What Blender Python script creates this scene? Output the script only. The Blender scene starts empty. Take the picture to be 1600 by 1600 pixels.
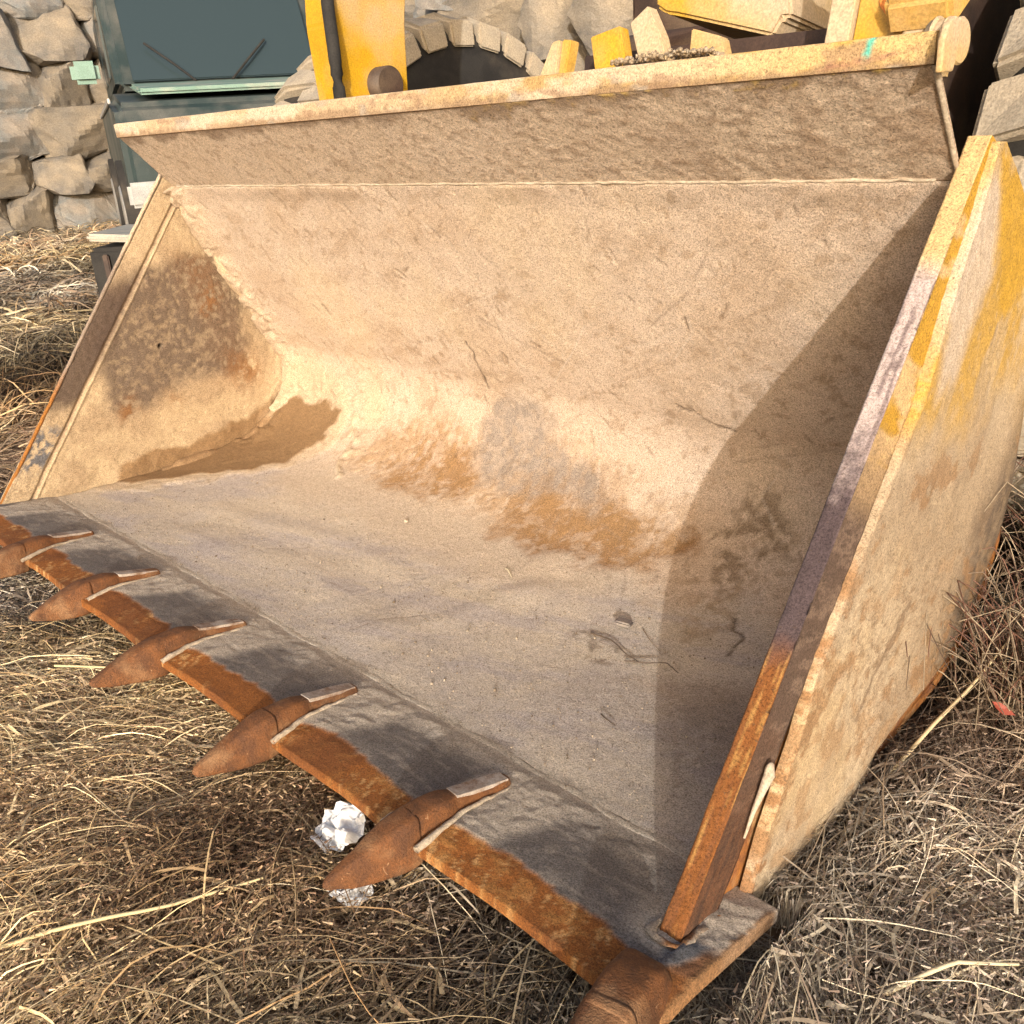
import bpy, bmesh, math, random
import numpy as np
from mathutils import Matrix, Vector

# ------------------------------------------------------------------ camera, light, exposure
SC = bpy.context.scene
COL = SC.collection
S = 1.3                                   # metres per bucket unit
TILT = math.radians(10)                   # the bucket rests tipped back on its heel
H0 = 0.12                                 # height of the cutting edge above the soil
cam_d = bpy.data.cameras.new('camera'); cam = bpy.data.objects.new('camera', cam_d); COL.objects.link(cam)
Rw = ((0.70871274, 0.7026853, -0.06292555), (0.22980849, -0.31426437, -0.92110041), (-0.66701897, 0.63833477, -0.38420621))
CAMP = (0.5789, -0.7022, 1.2083)
m = Matrix(((Rw[0][0], -Rw[1][0], -Rw[2][0], CAMP[0]), (Rw[0][1], -Rw[1][1], -Rw[2][1], CAMP[1]),
            (Rw[0][2], -Rw[1][2], -Rw[2][2], CAMP[2]), (0, 0, 0, 1)))
cam.matrix_world = m
cam_d.sensor_width = 36; cam_d.lens = 36 * 1453.956 / 1600; cam_d.clip_start = 0.02; cam_d.clip_end = 500
SC.camera = cam
AZB, ELB = math.radians(40.3), math.radians(6)     # sun, measured from the bucket's own floor
sb = Vector((math.sin(AZB) * math.cos(ELB), -math.cos(AZB) * math.cos(ELB), math.sin(ELB)))
SUN = Matrix.Rotation(-TILT, 3, 'X') @ sb
SUN.normalize()
W = bpy.data.worlds.new('World'); SC.world = W; W.use_nodes = True
nt = W.node_tree; bg = nt.nodes['Background']; bg.inputs[1].default_value = 0.15
sky = nt.nodes.new('ShaderNodeTexSky'); sky.sky_type = 'NISHITA'; sky.sun_disc = False
sky.sun_elevation = math.asin(SUN.z); sky.sun_rotation = math.atan2(SUN.x, SUN.y); sky.dust_density = 6.0; sky.ozone_density = 0.6; sky.air_density = 0.8
nt.links.new(sky.outputs[0], bg.inputs[0])
sl = bpy.data.lights.new('sun', 'SUN'); sl.energy = 2.0; sl.angle = math.radians(0.6); sl.color = (1.0, 0.975, 0.93)
so = bpy.data.objects.new('sun', sl); COL.objects.link(so); so.rotation_euler = SUN.to_track_quat('Z', 'Y').to_euler()
SC.view_settings.view_transform = 'Standard'; SC.view_settings.look = 'None'
SC.view_settings.gamma = 1; SC.view_settings.use_curve_mapping = False
SC.view_settings.exposure = 0.98
SC.render.engine = 'CYCLES'

# ------------------------------------------------------------------ helpers
random.seed(7); RNG = np.random.default_rng(7)

def h3(ix, iy, iz, seed):
    n = (ix.astype(np.int64) * 374761393 + iy.astype(np.int64) * 668265263 + iz.astype(np.int64) * 2147483647 + seed * 974634777) & 0xffffffff
    n = ((n ^ (n >> 13)) * 1274126177) & 0xffffffff
    n = ((n ^ (n >> 15)) * 2246822519) & 0xffffffff
    return ((n ^ (n >> 16)) & 0xffffff) / 16777215.0

def vn(p, seed=0):
    i = np.floor(p); f = p - i; f = f * f * (3 - 2 * f); i = i.astype(np.int64); r = 0
    for dx in (0, 1):
        for dy in (0, 1):
            for dz in (0, 1):
                w = (f[:, 0] if dx else 1 - f[:, 0]) * (f[:, 1] if dy else 1 - f[:, 1]) * (f[:, 2] if dz else 1 - f[:, 2])
                r = r + w * h3(i[:, 0] + dx, i[:, 1] + dy, i[:, 2] + dz, seed)
    return r

def fbm(p, sc=1.0, oct=4, seed=0, rough=0.5):
    p = np.asarray(p, float)
    if p.shape[1] == 2: p = np.c_[p, np.zeros(len(p))]
    p = p * sc + 37.3; a = 1; t = 0; s = 0
    for o in range(oct):
        s = s + a * vn(p, seed + o); t += a; a *= rough; p = p * 2.03
    return s / t                                             # 0..1

def ss(x, a, b):
    t = np.clip((x - a) / (b - a), 0, 1); return t * t * (3 - 2 * t)

def polydist(P, poly):
    """signed distance to a polygon, positive inside"""
    poly = np.array(poly, float); d = np.full(len(P), 1e9); ins = np.zeros(len(P), bool)
    for a, b in zip(poly, np.roll(poly, -1, 0)):
        e = b - a; w = P - a; t = np.clip((w @ e) / (e @ e), 0, 1); q = w - t[:, None] * e
        d = np.minimum(d, np.hypot(q[:, 0], q[:, 1]))
        c = ((a[1] > P[:, 1]) != (b[1] > P[:, 1])); ins ^= c & (P[:, 0] < (e[0]) * (P[:, 1] - a[1]) / (e[1] + 1e-12) + a[0])
    return np.where(ins, d, -d)

def linedist(P, pts):
    d = np.full(len(P), 1e9); pts = np.array(pts, float)
    for a, b in zip(pts[:-1], pts[1:]):
        e = b - a; w = P - a; t = np.clip((w @ e) / (e @ e), 0, 1); q = w - t[:, None] * e
        d = np.minimum(d, np.hypot(q[:, 0], q[:, 1]))
    return d

def mix(c, c2, k):
    return c * (1 - k[:, None]) + np.array(c2)[None, :] * k[:, None]

def mesh_np(name, V, F, tint=None, smooth=True):
    V = np.asarray(V, np.float32); F = np.asarray(F, np.int32); k = F.shape[1]
    me = bpy.data.meshes.new(name); me.vertices.add(len(V)); me.vertices.foreach_set('co', V.ravel())
    me.loops.add(F.size); me.loops.foreach_set('vertex_index', F.ravel())
    me.polygons.add(len(F)); me.polygons.foreach_set('loop_start', np.arange(0, F.size, k, dtype=np.int32))
    me.polygons.foreach_set('loop_total', np.full(len(F), k, np.int32))
    me.polygons.foreach_set('use_smooth', np.full(len(F), smooth, bool))
    me.update(calc_edges=True)
    if tint is not None:
        a = me.color_attributes.new('tint', 'FLOAT_COLOR', 'POINT')
        a.data.foreach_set('color', np.c_[tint, np.ones(len(tint))].astype(np.float32).ravel())
    return me

def link(name, me, mat, parent=None):
    o = bpy.data.objects.new(name, me); COL.objects.link(o)
    if mat is not None and len(me.materials) == 0: me.materials.append(mat)
    if parent is not None: o.parent = parent
    return o

def tag(o, label=None, cat=None, group=None, kind=None):
    if label: o['label'] = label
    if cat: o['category'] = cat
    if group: o['group'] = group
    if kind: o['kind'] = kind
    return o

def empty(name, loc=(0, 0, 0), rot=(0, 0, 0)):
    o = bpy.data.objects.new(name, None); COL.objects.link(o); o.location = loc; o.rotation_euler = rot
    o.empty_display_size = .1; return o

def gridfaces(nu, nv, off=0, flip=False):
    i, j = np.meshgrid(np.arange(nu - 1), np.arange(nv - 1), indexing='ij'); a = (i * nv + j).ravel() + off
    q = np.c_[a, a + nv, a + nv + 1, a + 1]
    return q[:, ::-1] if flip else q

def bm_mesh(name, bm, smooth=False):
    me = bpy.data.meshes.new(name); bm.normal_update(); bm.to_mesh(me); bm.free()
    for p in me.polygons: p.use_smooth = smooth
    return me

def prism(name, pts, x0, x1, mat, parent, bev=0.004, k=S, segs=2, dent=0):
    """polygon in the Y-Z plane, extruded along X"""
    bm = bmesh.new()
    a = [bm.verts.new((x0 * k, y * k, z * k)) for y, z in pts]; b = [bm.verts.new((x1 * k, y * k, z * k)) for y, z in pts]
    n = len(pts)
    bm.faces.new(a[::-1]); bm.faces.new(b)
    for i in range(n): bm.faces.new((a[i], a[(i + 1) % n], b[(i + 1) % n], b[i]))
    bmesh.ops.recalc_face_normals(bm, faces=bm.faces)
    if bev: bmesh.ops.bevel(bm, geom=list(bm.edges), offset=bev, segments=segs, affect='EDGES', profile=.6)
    return link(name, bm_mesh(name, bm), mat, parent)

def box(name, c, d, mat, parent, bev=0.01, rot=None, segs=2):
    bm = bmesh.new(); bmesh.ops.create_cube(bm, size=1)
    for v in bm.verts: v.co = Vector((v.co.x * d[0], v.co.y * d[1], v.co.z * d[2]))
    if bev: bmesh.ops.bevel(bm, geom=list(bm.edges), offset=bev, segments=segs, affect='EDGES')
    M = Matrix.Translation(c) @ (rot.to_4x4() if rot else Matrix())
    bmesh.ops.transform(bm, matrix=M, verts=bm.verts)
    return link(name, bm_mesh(name, bm), mat, parent)

def tube_np(path, rad, n=8, wob=0, seed=0, flat=1.0):
    path = np.array(path, float); m_ = len(path); rad = np.broadcast_to(rad, (m_,)) if np.ndim(rad) < 2 else rad
    T = np.gradient(path, axis=0); T /= np.linalg.norm(T, axis=1)[:, None] + 1e-12
    up = np.array([0, 0, 1.0]); Sd = np.cross(T, up); Sd /= np.linalg.norm(Sd, axis=1)[:, None] + 1e-9; Nn = np.cross(Sd, T)
    a = np.linspace(0, 2 * np.pi, n, endpoint=False)
    V = path[:, None] + rad[:, None, None] * (np.cos(a)[None, :, None] * Sd[:, None] + flat * np.sin(a)[None, :, None] * Nn[:, None])
    V = V.reshape(-1, 3)
    if wob: V += (np.c_[fbm(V, 60, 2, seed), fbm(V, 60, 2, seed + 9), fbm(V, 60, 2, seed + 5)] - .5) * wob
    i, j = np.meshgrid(np.arange(m_ - 1), np.arange(n), indexing='ij'); j2 = (j + 1) % n
    F = np.c_[(i * n + j).ravel(), ((i + 1) * n + j).ravel(), ((i + 1) * n + j2).ravel(), (i * n + j2).ravel()]
    return V, F

# ------------------------------------------------------------------ materials
def new_mat(name):
    mt = bpy.data.materials.new(name); mt.use_nodes = True; t = mt.node_tree; b = t.nodes['Principled BSDF']
    return mt, t, b

def N(t, typ, **kw):
    n = t.nodes.new(typ)
    for k, v in kw.items():
        if k.startswith('i_'): n.inputs[k[2:].replace('_', ' ')].default_value = v
        else: setattr(n, k, v)
    return n

def ramp(t, src, stops):
    r = t.nodes.new('ShaderNodeValToRGB'); t.links.new(src, r.inputs[0]); e = r.color_ramp.elements
    e[0].position, e[0].color = stops[0][0], (*stops[0][1], 1); e[1].position, e[1].color = stops[-1][0], (*stops[-1][1], 1)
    for p, c in stops[1:-1]:
        x = e.new(p); x.color = (*c, 1)
    return r.outputs[0]

def mrgb(t, a, b, fac, mode='MIX'):
    n = t.nodes.new('ShaderNodeMix'); n.data_type = 'RGBA'; n.blend_type = mode
    for s, v in ((n.inputs[6], a), (n.inputs[7], b), (n.inputs[0], fac)):
        if hasattr(v, 'is_linked') or hasattr(v, 'links'): t.links.new(v, s)
        elif isinstance(v, (tuple, list)): s.default_value = (*v, 1)
        else: s.default_value = v
    return n.outputs[2]

def noise(t, co, scale, detail=4, rough=.6, vec_scale=None, dist=0):
    n = N(t, 'ShaderNodeTexNoise'); n.inputs['Scale'].default_value = scale; n.inputs['Detail'].default_value = detail
    n.inputs['Roughness'].default_value = rough; n.inputs['Distortion'].default_value = dist
    if vec_scale:
        mp = N(t, 'ShaderNodeMapping'); mp.inputs['Scale'].default_value = vec_scale; t.links.new(co, mp.inputs[0]); co = mp.outputs[0]
    t.links.new(co, n.inputs['Vector']); return n.outputs['Fac']

def painted(name, grain=1.0, bump=0.35, rough=.9, lo=.62, hi=1.25, streak=None):
    """albedo from the painted 'tint' attribute, broken up by grains and specks of dirt"""
    mt, t, b = new_mat(name); tc = N(t, 'ShaderNodeTexCoord').outputs['Object']
    at = N(t, 'ShaderNodeAttribute', attribute_name='tint').outputs['Color']
    n1 = noise(t, tc, 300 * grain, 4, .95); n2 = noise(t, tc, 60 * grain, 5, .75)
    g = ramp(t, n1, [(.38, (lo * .85,) * 3), (.5, (.98, .98, .98)), (.62, (hi * 1.05,) * 3)])
    c = mrgb(t, at, g, 1.0, 'MULTIPLY')
    g2 = ramp(t, n2, [(.3, (.8, .78, .75)), (.6, (1.05, 1.05, 1.06))]); c = mrgb(t, c, g2, .8, 'MULTIPLY')
    n3 = noise(t, tc, 190 * grain, 2, .5); sp = ramp(t, n3, [(.66, (0, 0, 0)), (.71, (1, 1, 1))])
    c = mrgb(t, c, (.10, .065, .04), mrgb(t, (0, 0, 0), sp, .6))
    hgt = mrgb(t, n1, n2, .55)
    if streak:
        n4 = noise(t, tc, 1.0, 4, .7, streak); c = mrgb(t, c, ramp(t, n4, [(.33, (.78, .76, .75)), (.62, (1.08, 1.08, 1.08))]), .75, 'MULTIPLY')
        hgt = mrgb(t, hgt, n4, .35)
    t.links.new(c, b.inputs['Base Color']); b.inputs['Roughness'].default_value = rough
    b.inputs['Specular IOR Level'].default_value = .25
    bp = N(t, 'ShaderNodeBump'); bp.inputs['Strength'].default_value = bump; bp.inputs['Distance'].default_value = .008
    t.links.new(hgt, bp.inputs['Height']); t.links.new(bp.outputs[0], b.inputs['Normal'])
    return mt

def worn(name, base, alt, dust, dust_amt=.5, scale=14, rough=.6, bump=.3, metal=0, fine=220, spec=.35, chips=None):
    mt, t, b = new_mat(name); tc = N(t, 'ShaderNodeTexCoord').outputs['Object']
    n1 = noise(t, tc, scale, 6, .65, dist=.4); n2 = noise(t, tc, scale * .35, 5, .6); n3 = noise(t, tc, fine, 3, .7)
    c = mrgb(t, base, alt, ramp(t, n1, [(.38, (0, 0, 0)), (.62, (1, 1, 1))]))
    dm = ramp(t, n2, [(max(0, .62 - dust_amt * .45), (0, 0, 0)), (min(1, .80 - dust_amt * .3), (1, 1, 1))])
    c = mrgb(t, c, dust, dm)
    if chips:
        n5 = noise(t, tc, scale * 2.6, 4, .7, dist=1.2); c = mrgb(t, c, chips, ramp(t, n5, [(.66, (0, 0, 0)), (.69, (1, 1, 1))]))
    c = mrgb(t, c, ramp(t, n3, [(.3, (.62,) * 3), (.7, (1.25,) * 3)]), .9, 'MULTIPLY')
    t.links.new(c, b.inputs['Base Color']); b.inputs['Roughness'].default_value = rough; b.inputs['Metallic'].default_value = metal
    b.inputs['Specular IOR Level'].default_value = spec
    bp = N(t, 'ShaderNodeBump'); bp.inputs['Strength'].default_value = bump; bp.inputs['Distance'].default_value = .004
    t.links.new(mrgb(t, n3, n1, .4), bp.inputs['Height']); t.links.new(bp.outputs[0], b.inputs['Normal'])
    return mt

DUST = (.56, .42, .28); SAND = (.59, .462, .352); GREY = (.56, .48, .395); RUST = (.25, .088, .02); DRUST = (.15, .07, .035)
M = {}
M['shell'] = painted('dusty_steel', 1.0, 1.0, lo=.42, hi=1.38)
M['floor'] = painted('dusty_floor_steel', 1.15, .3, streak=(26, 5, 26))
M['lip'] = painted('mud_caked_steel', .75, 1.0, lo=.45, hi=1.3)
M['edge'] = painted('worn_edge_steel', 1.0, .7, rough=.8, lo=.42, hi=1.45)
M['side'] = painted('rusty_side_steel', .9, .7, lo=.5, hi=1.3)
M['cheek'] = painted('dusty_yellow_paint', .9, .55, lo=.55, hi=1.25)
M['tooth'] = worn('rusty_cast_steel', (.175, .068, .022), (.10, .042, .018), (.30, .17, .085), .25, 26, .75, 1.0, fine=260, chips=(.30, .17, .09))
M['strap'] = worn('dusty_strap_steel', (.34, .28, .24), (.20, .12, .075), (.48, .42, .36), .45, 55, .85, .8, fine=300)
M['rim'] = worn('rusty_rim_steel', (.33, .13, .03), (.18, .07, .03), (.42, .27, .13), .3, 30, .85, .8)
M['weld'] = worn('dusty_weld_bead', (.46, .38, .28), (.36, .28, .2), (.52, .43, .33), .4, 40, .95, .9)
M['yellow'] = worn('faded_yellow_paint', (.50, .29, .03), (.46, .27, .05), (.50, .38, .25), .6, 9, .5, .12, chips=None)
M['yellow_clean'] = worn('bright_yellow_paint', (.54, .30, .014), (.48, .26, .014), (.48, .35, .2), .3, 7, .45, .08)
M['orange'] = worn('orange_primer', (.78, .28, .06), (.8, .35, .05), (.66, .45, .2), .1, 9, .5, .1)
M['dark'] = worn('oily_steel_and_shade', (.035, .022, .018), (.06, .035, .025), (.16, .11, .07), .2, 10, .6, .3)  # dark steel; its near-black also stands in for shade behind the top beam
M['brown'] = worn('dirty_brown_steel', (.12, .065, .035), (.08, .04, .025), (.3, .2, .12), .3, 9, .7, .3)
M['rubber'] = worn('black_rubber', (.018, .016, .015), (.03, .027, .024), (.10, .08, .06), .25, 8, .85, .3)
M['green'] = worn('dark_green_paint', (.022, .036, .036), (.03, .045, .045), (.13, .125, .11), .3, 6, .45, .08)
M['palegreen'] = worn('pale_green_panel', (.16, .26, .21), (.2, .3, .25), (.4, .38, .32), .25, 9, .5, .1)
M['chrome'] = worn('dull_trim', (.45, .45, .45), (.35, .35, .35), (.5, .45, .38), .3, 9, .4, .1, metal=.6)

# ------------------------------------------------------------------ the bucket: geometry in bucket units (x right, y back, z up)
bucket = empty('loader_bucket', (0, 0, H0), (-TILT, 0, 0))
tag(bucket, 'big dusty yellow wheel loader bucket with rusty teeth resting open side forward on dry grass', 'bucket')
XL, XR = -2.175, -0.030
SEAM = .235
PP = [(.235, .006), (.45, .028), (.65, .062), (.80, .105), (.89, .16), (.945, .23), (.965, .31), (.94, .40), (.86, .50), (.595, .852)]

def catmull(P, n=24):
    P = np.array(P, float); out = []
    for i in range(len(P) - 1):
        a, b = P[i], P[i + 1]; last = i == len(P) - 2
        ta = (b - P[i - 1]) / 2 if i and not last else b - a; tb = b - a if last else (P[i + 2] - a) / 2
        for k in range(n):
            t = k / n
            out.append((2 * t**3 - 3 * t * t + 1) * a + (t**3 - 2 * t * t + t) * ta + (-2 * t**3 + 3 * t * t) * b + (t**3 - t * t) * tb)
    out.append(P[-1]); return np.array(out)
PD = catmull(PP); PL = np.r_[0, np.cumsum(np.linalg.norm(np.diff(PD, axis=0), axis=1))]; VMAX = PL[-1]

def sheet(name, pos, nrm, disp, tint, nu, nv, mat, parent, back=.012, smooth=True):
    """fine relief sheet (nu x nv) with a plain backing skin and closed rim"""
    P = (pos + nrm * disp[:, None]) * S; B = (pos - nrm * back) * S
    F = gridfaces(nu, nv); n = nu * nv
    # backing uses only a coarse subset of rows and columns
    iu = np.unique(np.r_[0:nu:8, nu - 1]); iv = np.unique(np.r_[0:nv:8, nv - 1])
    idx = (iu[:, None] * nv + iv[None, :]).ravel(); Bc = B[idx]; Fb = gridfaces(len(iu), len(iv), n, True)
    # rim: strip from fine border to its own backing border
    ring = np.r_[np.arange(nv), np.arange(1, nu) * nv + nv - 1, (nu - 1) * nv + np.arange(nv - 2, -1, -1), np.arange(nu - 2, 0, -1) * nv]
    o2 = n + len(idx); R = B[ring]; k = len(ring); a = np.arange(k); b = (a + 1) % k
    Fr = np.c_[ring[a], ring[b], o2 + b, o2 + a]
    V = np.r_[P, Bc, R]; F = np.r_[F, Fb, Fr]; T = np.r_[tint, tint[idx], tint[ring]]
    me = mesh_np(name, V, F, T, smooth); return link(name, me, mat, parent)

def uv(nu, nv, u0, u1, v0, v1):
    u, v = np.meshgrid(np.linspace(u0, u1, nu), np.linspace(v0, v1, nv), indexing='ij'); return u.ravel(), v.ravel()

# --- wrapper plate: floor and curved back in one rolled sheet
nu, nv = 520, 330
X, V_ = uv(nu, nv, XL, XR, 0, VMAX)
Y = np.interp(V_, PL, PD[:, 0]); Z = np.interp(V_, PL, PD[:, 1])
ty = np.gradient(PD[:, 0], PL); tz = np.gradient(PD[:, 1], PL)
TY = np.interp(V_, PL, ty); TZ = np.interp(V_, PL, tz)
pos = np.c_[X, Y, Z]; nrm = np.c_[np.zeros_like(X), -TZ, TY]; nrm /= np.linalg.norm(nrm, axis=1)[:, None]
UV = np.c_[X, V_]
wp = UV + (np.c_[fbm(UV, 14, 4, 3), fbm(UV, 14, 4, 8)] - .5) * .14          # warped lookup: ragged stain outlines
big = fbm(UV, 2.2, 4, 11); mid = fbm(UV, 9, 5, 21); fin = fbm(UV, 45, 4, 31, .6)
rake = fbm(np.c_[X * 26, V_ * 6.5], 1, 4, 44, .6)                             # drag marks running up the curve
drag = fbm(np.c_[(X + V_ * .55) * 30, (V_ - X * .3) * 4], 1, 4, 47, .6)
c = np.tile(np.array(SAND), (len(X), 1))
fl = 1 - ss(V_ + (mid - .5) * .18, .46, .66)
c = mix(c, GREY, fl)
c = mix(c, (.50, .435, .38), fl * ss(rake, .45, .62) * .5)
c = mix(c, (.45, .395, .36), fl * ss(big, .5, .66) * .45)
c = mix(c, (.56, .47, .36), fl * ss(fbm(UV, 5, 4, 52), .50, .68) * .6)
c = mix(c, (.50, .365, .25), (1 - fl) * ss(mid, .46, .66) * .55); c = mix(c, (.42, .30, .20), (1 - fl) * ss(fbm(np.c_[(X + V_ * .6) * 9, (V_ - X * .5) * 34], 1, 4, 151, .65), .56, .70) * .5); c = mix(c, (.36, .25, .16), (1 - fl) * ss(fbm(UV, 38, 4, 152, .65), .60, .70) * .6)
c = mix(c, (.64, .49, .33), (1 - fl) * ss(fbm(UV, 3.1, 3, 63), .5, .7) * .5)

swr = fbm(np.c_[(X + V_ * .8) * 4 + mid * .8, (V_ - X * .35) * 15], 1, 5, 58, .62)
c = mix(c, (.44, .385, .365), fl * ss(swr, .50, .66) * .7)
c = mix(c, (.60, .51, .40), fl * (1 - ss(swr, .34, .47)) * .6)
def stain(poly, col, k, soft, cc, P=None, s2=0.0, spk=None):
    d = polydist(wp if P is None else P, poly); w = ss(d, -soft, soft) * k
    if spk is not None: w = w * spk
    return mix(cc, col, w), w
disp = (big - .5) * .010 * ss(V_, 0, .3) + (mid - .5) * .006 + (fin - .5) * .0035 * (1 - .6 * fl) - .001
warm = [(-1.90, .62), (-1.39, .64), (-.945, .58), (-.61, .60), (-.66, .47), (-.892, .40), (-1.265, .42), (-1.80, .40)]
c, w = stain(warm, (.52, .42, .32), .85, .07, c); disp += w * .004
gr_ = ss(fbm(UV, 60, 4, 161, .7) * .55 + fbm(UV, 20, 4, 162, .6) * .45, .42, .56); rk = ss(rake, .30, .56) * .35 + gr_ * .65
for poly in ([(-1.47, .62), (-1.50, .70), (-1.43, .80), (-1.31, .79), (-1.26, .69), (-1.30, .60)],
             [(-1.30, .63), (-1.35, .75), (-1.27, .78), (-1.20, .70), (-1.22, .62)],
             [(-1.039, .60), (-1.08, .72), (-.95, .81), (-.795, .80), (-.657, .72), (-.60, .65), (-.679, .585), (-.761, .56), (-.982, .57)],
             [(-.625, .64), (-.62, .72), (-.56, .72), (-.57, .63)]):
    c, w = stain(poly, (.27, .145, .062), 1.0, .03, c, spk=.15 + .85 * rk); disp -= w * .003
c, w = stain([(-1.70, .64), (-1.6, .80), (-1.2, .86), (-.95, .86), (-.62, .76), (-.6, .64), (-.95, .58), (-1.4, .6)], (.36, .22, .105), .7, .05, c, spk=rk)
disp += w * ((rake - .45) * .012 + (gr_ - .5) * .005)
c, w = stain([(-1.217, .90), (-1.137, .96), (-1.054, .94), (-.98, .84), (-.80, .79), (-.84, .70), (-1.018, .72), (-1.2, .70), (-1.25, .78)], (.29, .24, .20), .9, .04, c, spk=.6 + .4 * ss(fin, .35, .6))
c, w = stain([(-.52, .74), (-.474, .84), (-.398, .84), (-.36, .74), (-.40, .63), (-.45, .60)], (.22, .15, .09), .8, .04, c, spk=ss(fin, .38, .6))
c, w = stain([(-.46, .56), (-.40, .64), (-.37, .55), (-.42, .45)], (.30, .19, .09), .6, .04, c, spk=ss(fin, .40, .62))
# settled brown soil in the left corner and the cream crust round it
c, w = stain([(-.50, .16), (-.50, .31), (-.40, .33), (-.33, .27), (-.34, .17)], (.43, .37, .33), .6, .04, c)
c, w = stain([(-.62, .33), (-.55, .38), (-.45, .35), (-.50, .29)], (.20, .15, .11), .8, .02, c, spk=gr_)
c, w = stain([(-.40, .33), (-.25, .42), (-.10, .35), (-.10, .22), (-.28, .24)], (.42, .325, .245), .8, .05, c)
c, w = stain([(-.31, .28), (-.24, .40), (-.15, .30), (-.12, .12), (-.24, .14)], (.23, .20, .18), .6, .06, c, spk=.5 + .5 * ss(fin, .4, .6))
# low ripple of dust across the floor and thin cracks in the crust
for pl, dep, wd in (([(-.86, .20), (-.85, .33), (-.80, .46), (-.74, .52)], -.004, .035), ([(-.88, .12), (-.83, .30), (-.78, .42)], .005, .06),
                    ([(-1.75, .25), (-1.3, .33), (-1.0, .30)], .004, .05), ([(-1.6, .12), (-1.2, .2), (-.9, .10)], .004, .06)):
    d = linedist(UV + (np.c_[mid, big] - .5) * .05, pl); g = np.exp(-(d / wd) ** 2); disp += g * dep
for pl in ([(-1.20, 1.10), (-1.203, 1.02), (-1.21, .955)], [(-.62, 1.02), (-.55, .99), (-.50, .975)], [(-.37, .56), (-.33, .52), (-.32, .47)]):
    d = linedist(UV + (np.c_[fbm(UV, 40, 2, 5), fbm(UV, 40, 2, 6)] - .5) * .03, pl); g = np.exp(-(d / .0035) ** 2); c = mix(c, (.12, .08, .05), g * .85); disp -= g * .004
# scattered short gouges on the back
rng = np.random.default_rng(5)
for k in range(95):
    x0, v0 = rng.uniform(XL + .1, XR - .02), rng.uniform(.72, VMAX - .02); a = rng.normal(1.9, .5); L = rng.uniform(.008, .035)
    sel = np.where((np.abs(X - x0) < .05) & (np.abs(V_ - v0) < .05))[0]
    d = linedist(UV[sel], [(x0, v0), (x0 + L * math.cos(a), v0 + L * math.sin(a))]); g = np.exp(-(d / rng.uniform(.0015, .003)) ** 2)
    c[sel] = mix(c[sel], (.2, .13, .08), g * rng.uniform(.3, .8)); disp[sel] -= g * .0035
for k in range(110):
    x0, v0 = rng.uniform(XL + .1, XR - .05), rng.uniform(.05, VMAX - .1); a = rng.normal(1.75, .35) if rng.random() < .6 else rng.normal(.5, .4); L = rng.uniform(.04, .26)
    sel = np.where((np.abs(X - x0) < .3) & (np.abs(V_ - v0) < .3))[0]; bend = rng.normal(0, .02)
    d = linedist(UV[sel], [(x0, v0), (x0 + L * .5 * math.cos(a) + bend, v0 + L * .5 * math.sin(a)), (x0 + L * math.cos(a), v0 + L * math.sin(a))]); g = np.exp(-(d / rng.uniform(.0012, .0026)) ** 2) * ss(fin[sel], .36, .5)
    c[sel] = mix(c[sel], (.26, .19, .14) if rng.random() < .6 else (.66, .56, .46), g * rng.uniform(.25, .6)); disp[sel] -= g * .0012
# clods of mud stuck at the crease and left join
crs = ss(V_, VMAX - .05, VMAX); disp += crs * (mid * .012)
lj = 1 - ss(X - XL + (mid - .5) * .10, .0, .12); disp += lj * .012 * ss(V_, .75, .95) * (.5 + mid); c = mix(c, (.48, .36, .24), lj * .7 * ss(V_, .3, .8))
crk = polydist(wp, [(-2.30, -.1), (-2.30, .66), (-2.12, .90), (-1.93, .90), (-1.80, .84), (-1.80, .66), (-1.90, .45), (-2.05, .2)]); g = ss(crk, -.02, .02); c = mix(c, (.52, .40, .27), g * .8); disp += g * .006 * (.3 + mid)
c, w = stain([(-2.30, .10), (-2.30, .50), (-2.14, .74), (-1.95, .80), (-1.84, .80), (-1.85, .66), (-1.93, .47), (-2.05, .30), (-2.12, .20)], (.25, .155, .078), 1, .012, c)
disp += w * .004
rj = ss(X, XR - .05, XR); disp += rj * .012 * mid
crust = (1 - ss(X - XL + (mid - .5) * .12, .02, .10)) * ss(fbm(UV, 28, 4, 142, .6), .36, .58) * ss(V_, .50, .62); disp += crust * .014
crust = (1 - ss(np.abs(polydist(wp, [(-2.30, .05), (-2.30, .56), (-2.14, .78), (-1.96, .84), (-1.82, .82), (-1.6, .5), (-2.0, .05)]) ) , .0, .03)) * ss(fbm(UV, 34, 4, 143, .6), .38, .58) * ss(V_, .5, .6); disp += crust * .010; c = mix(c, (.52, .41, .28), crust * .8)
disp = disp * ss(V_, -.002, .03); c = mix(c, (.56, .485, .39), (1 - ss(V_ + (fin - .5) * .02, .004, .022)) * .9)
sheet('wrapper_plate', pos, nrm, disp, c, nu, nv, M['shell'], bucket, .014)

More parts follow.
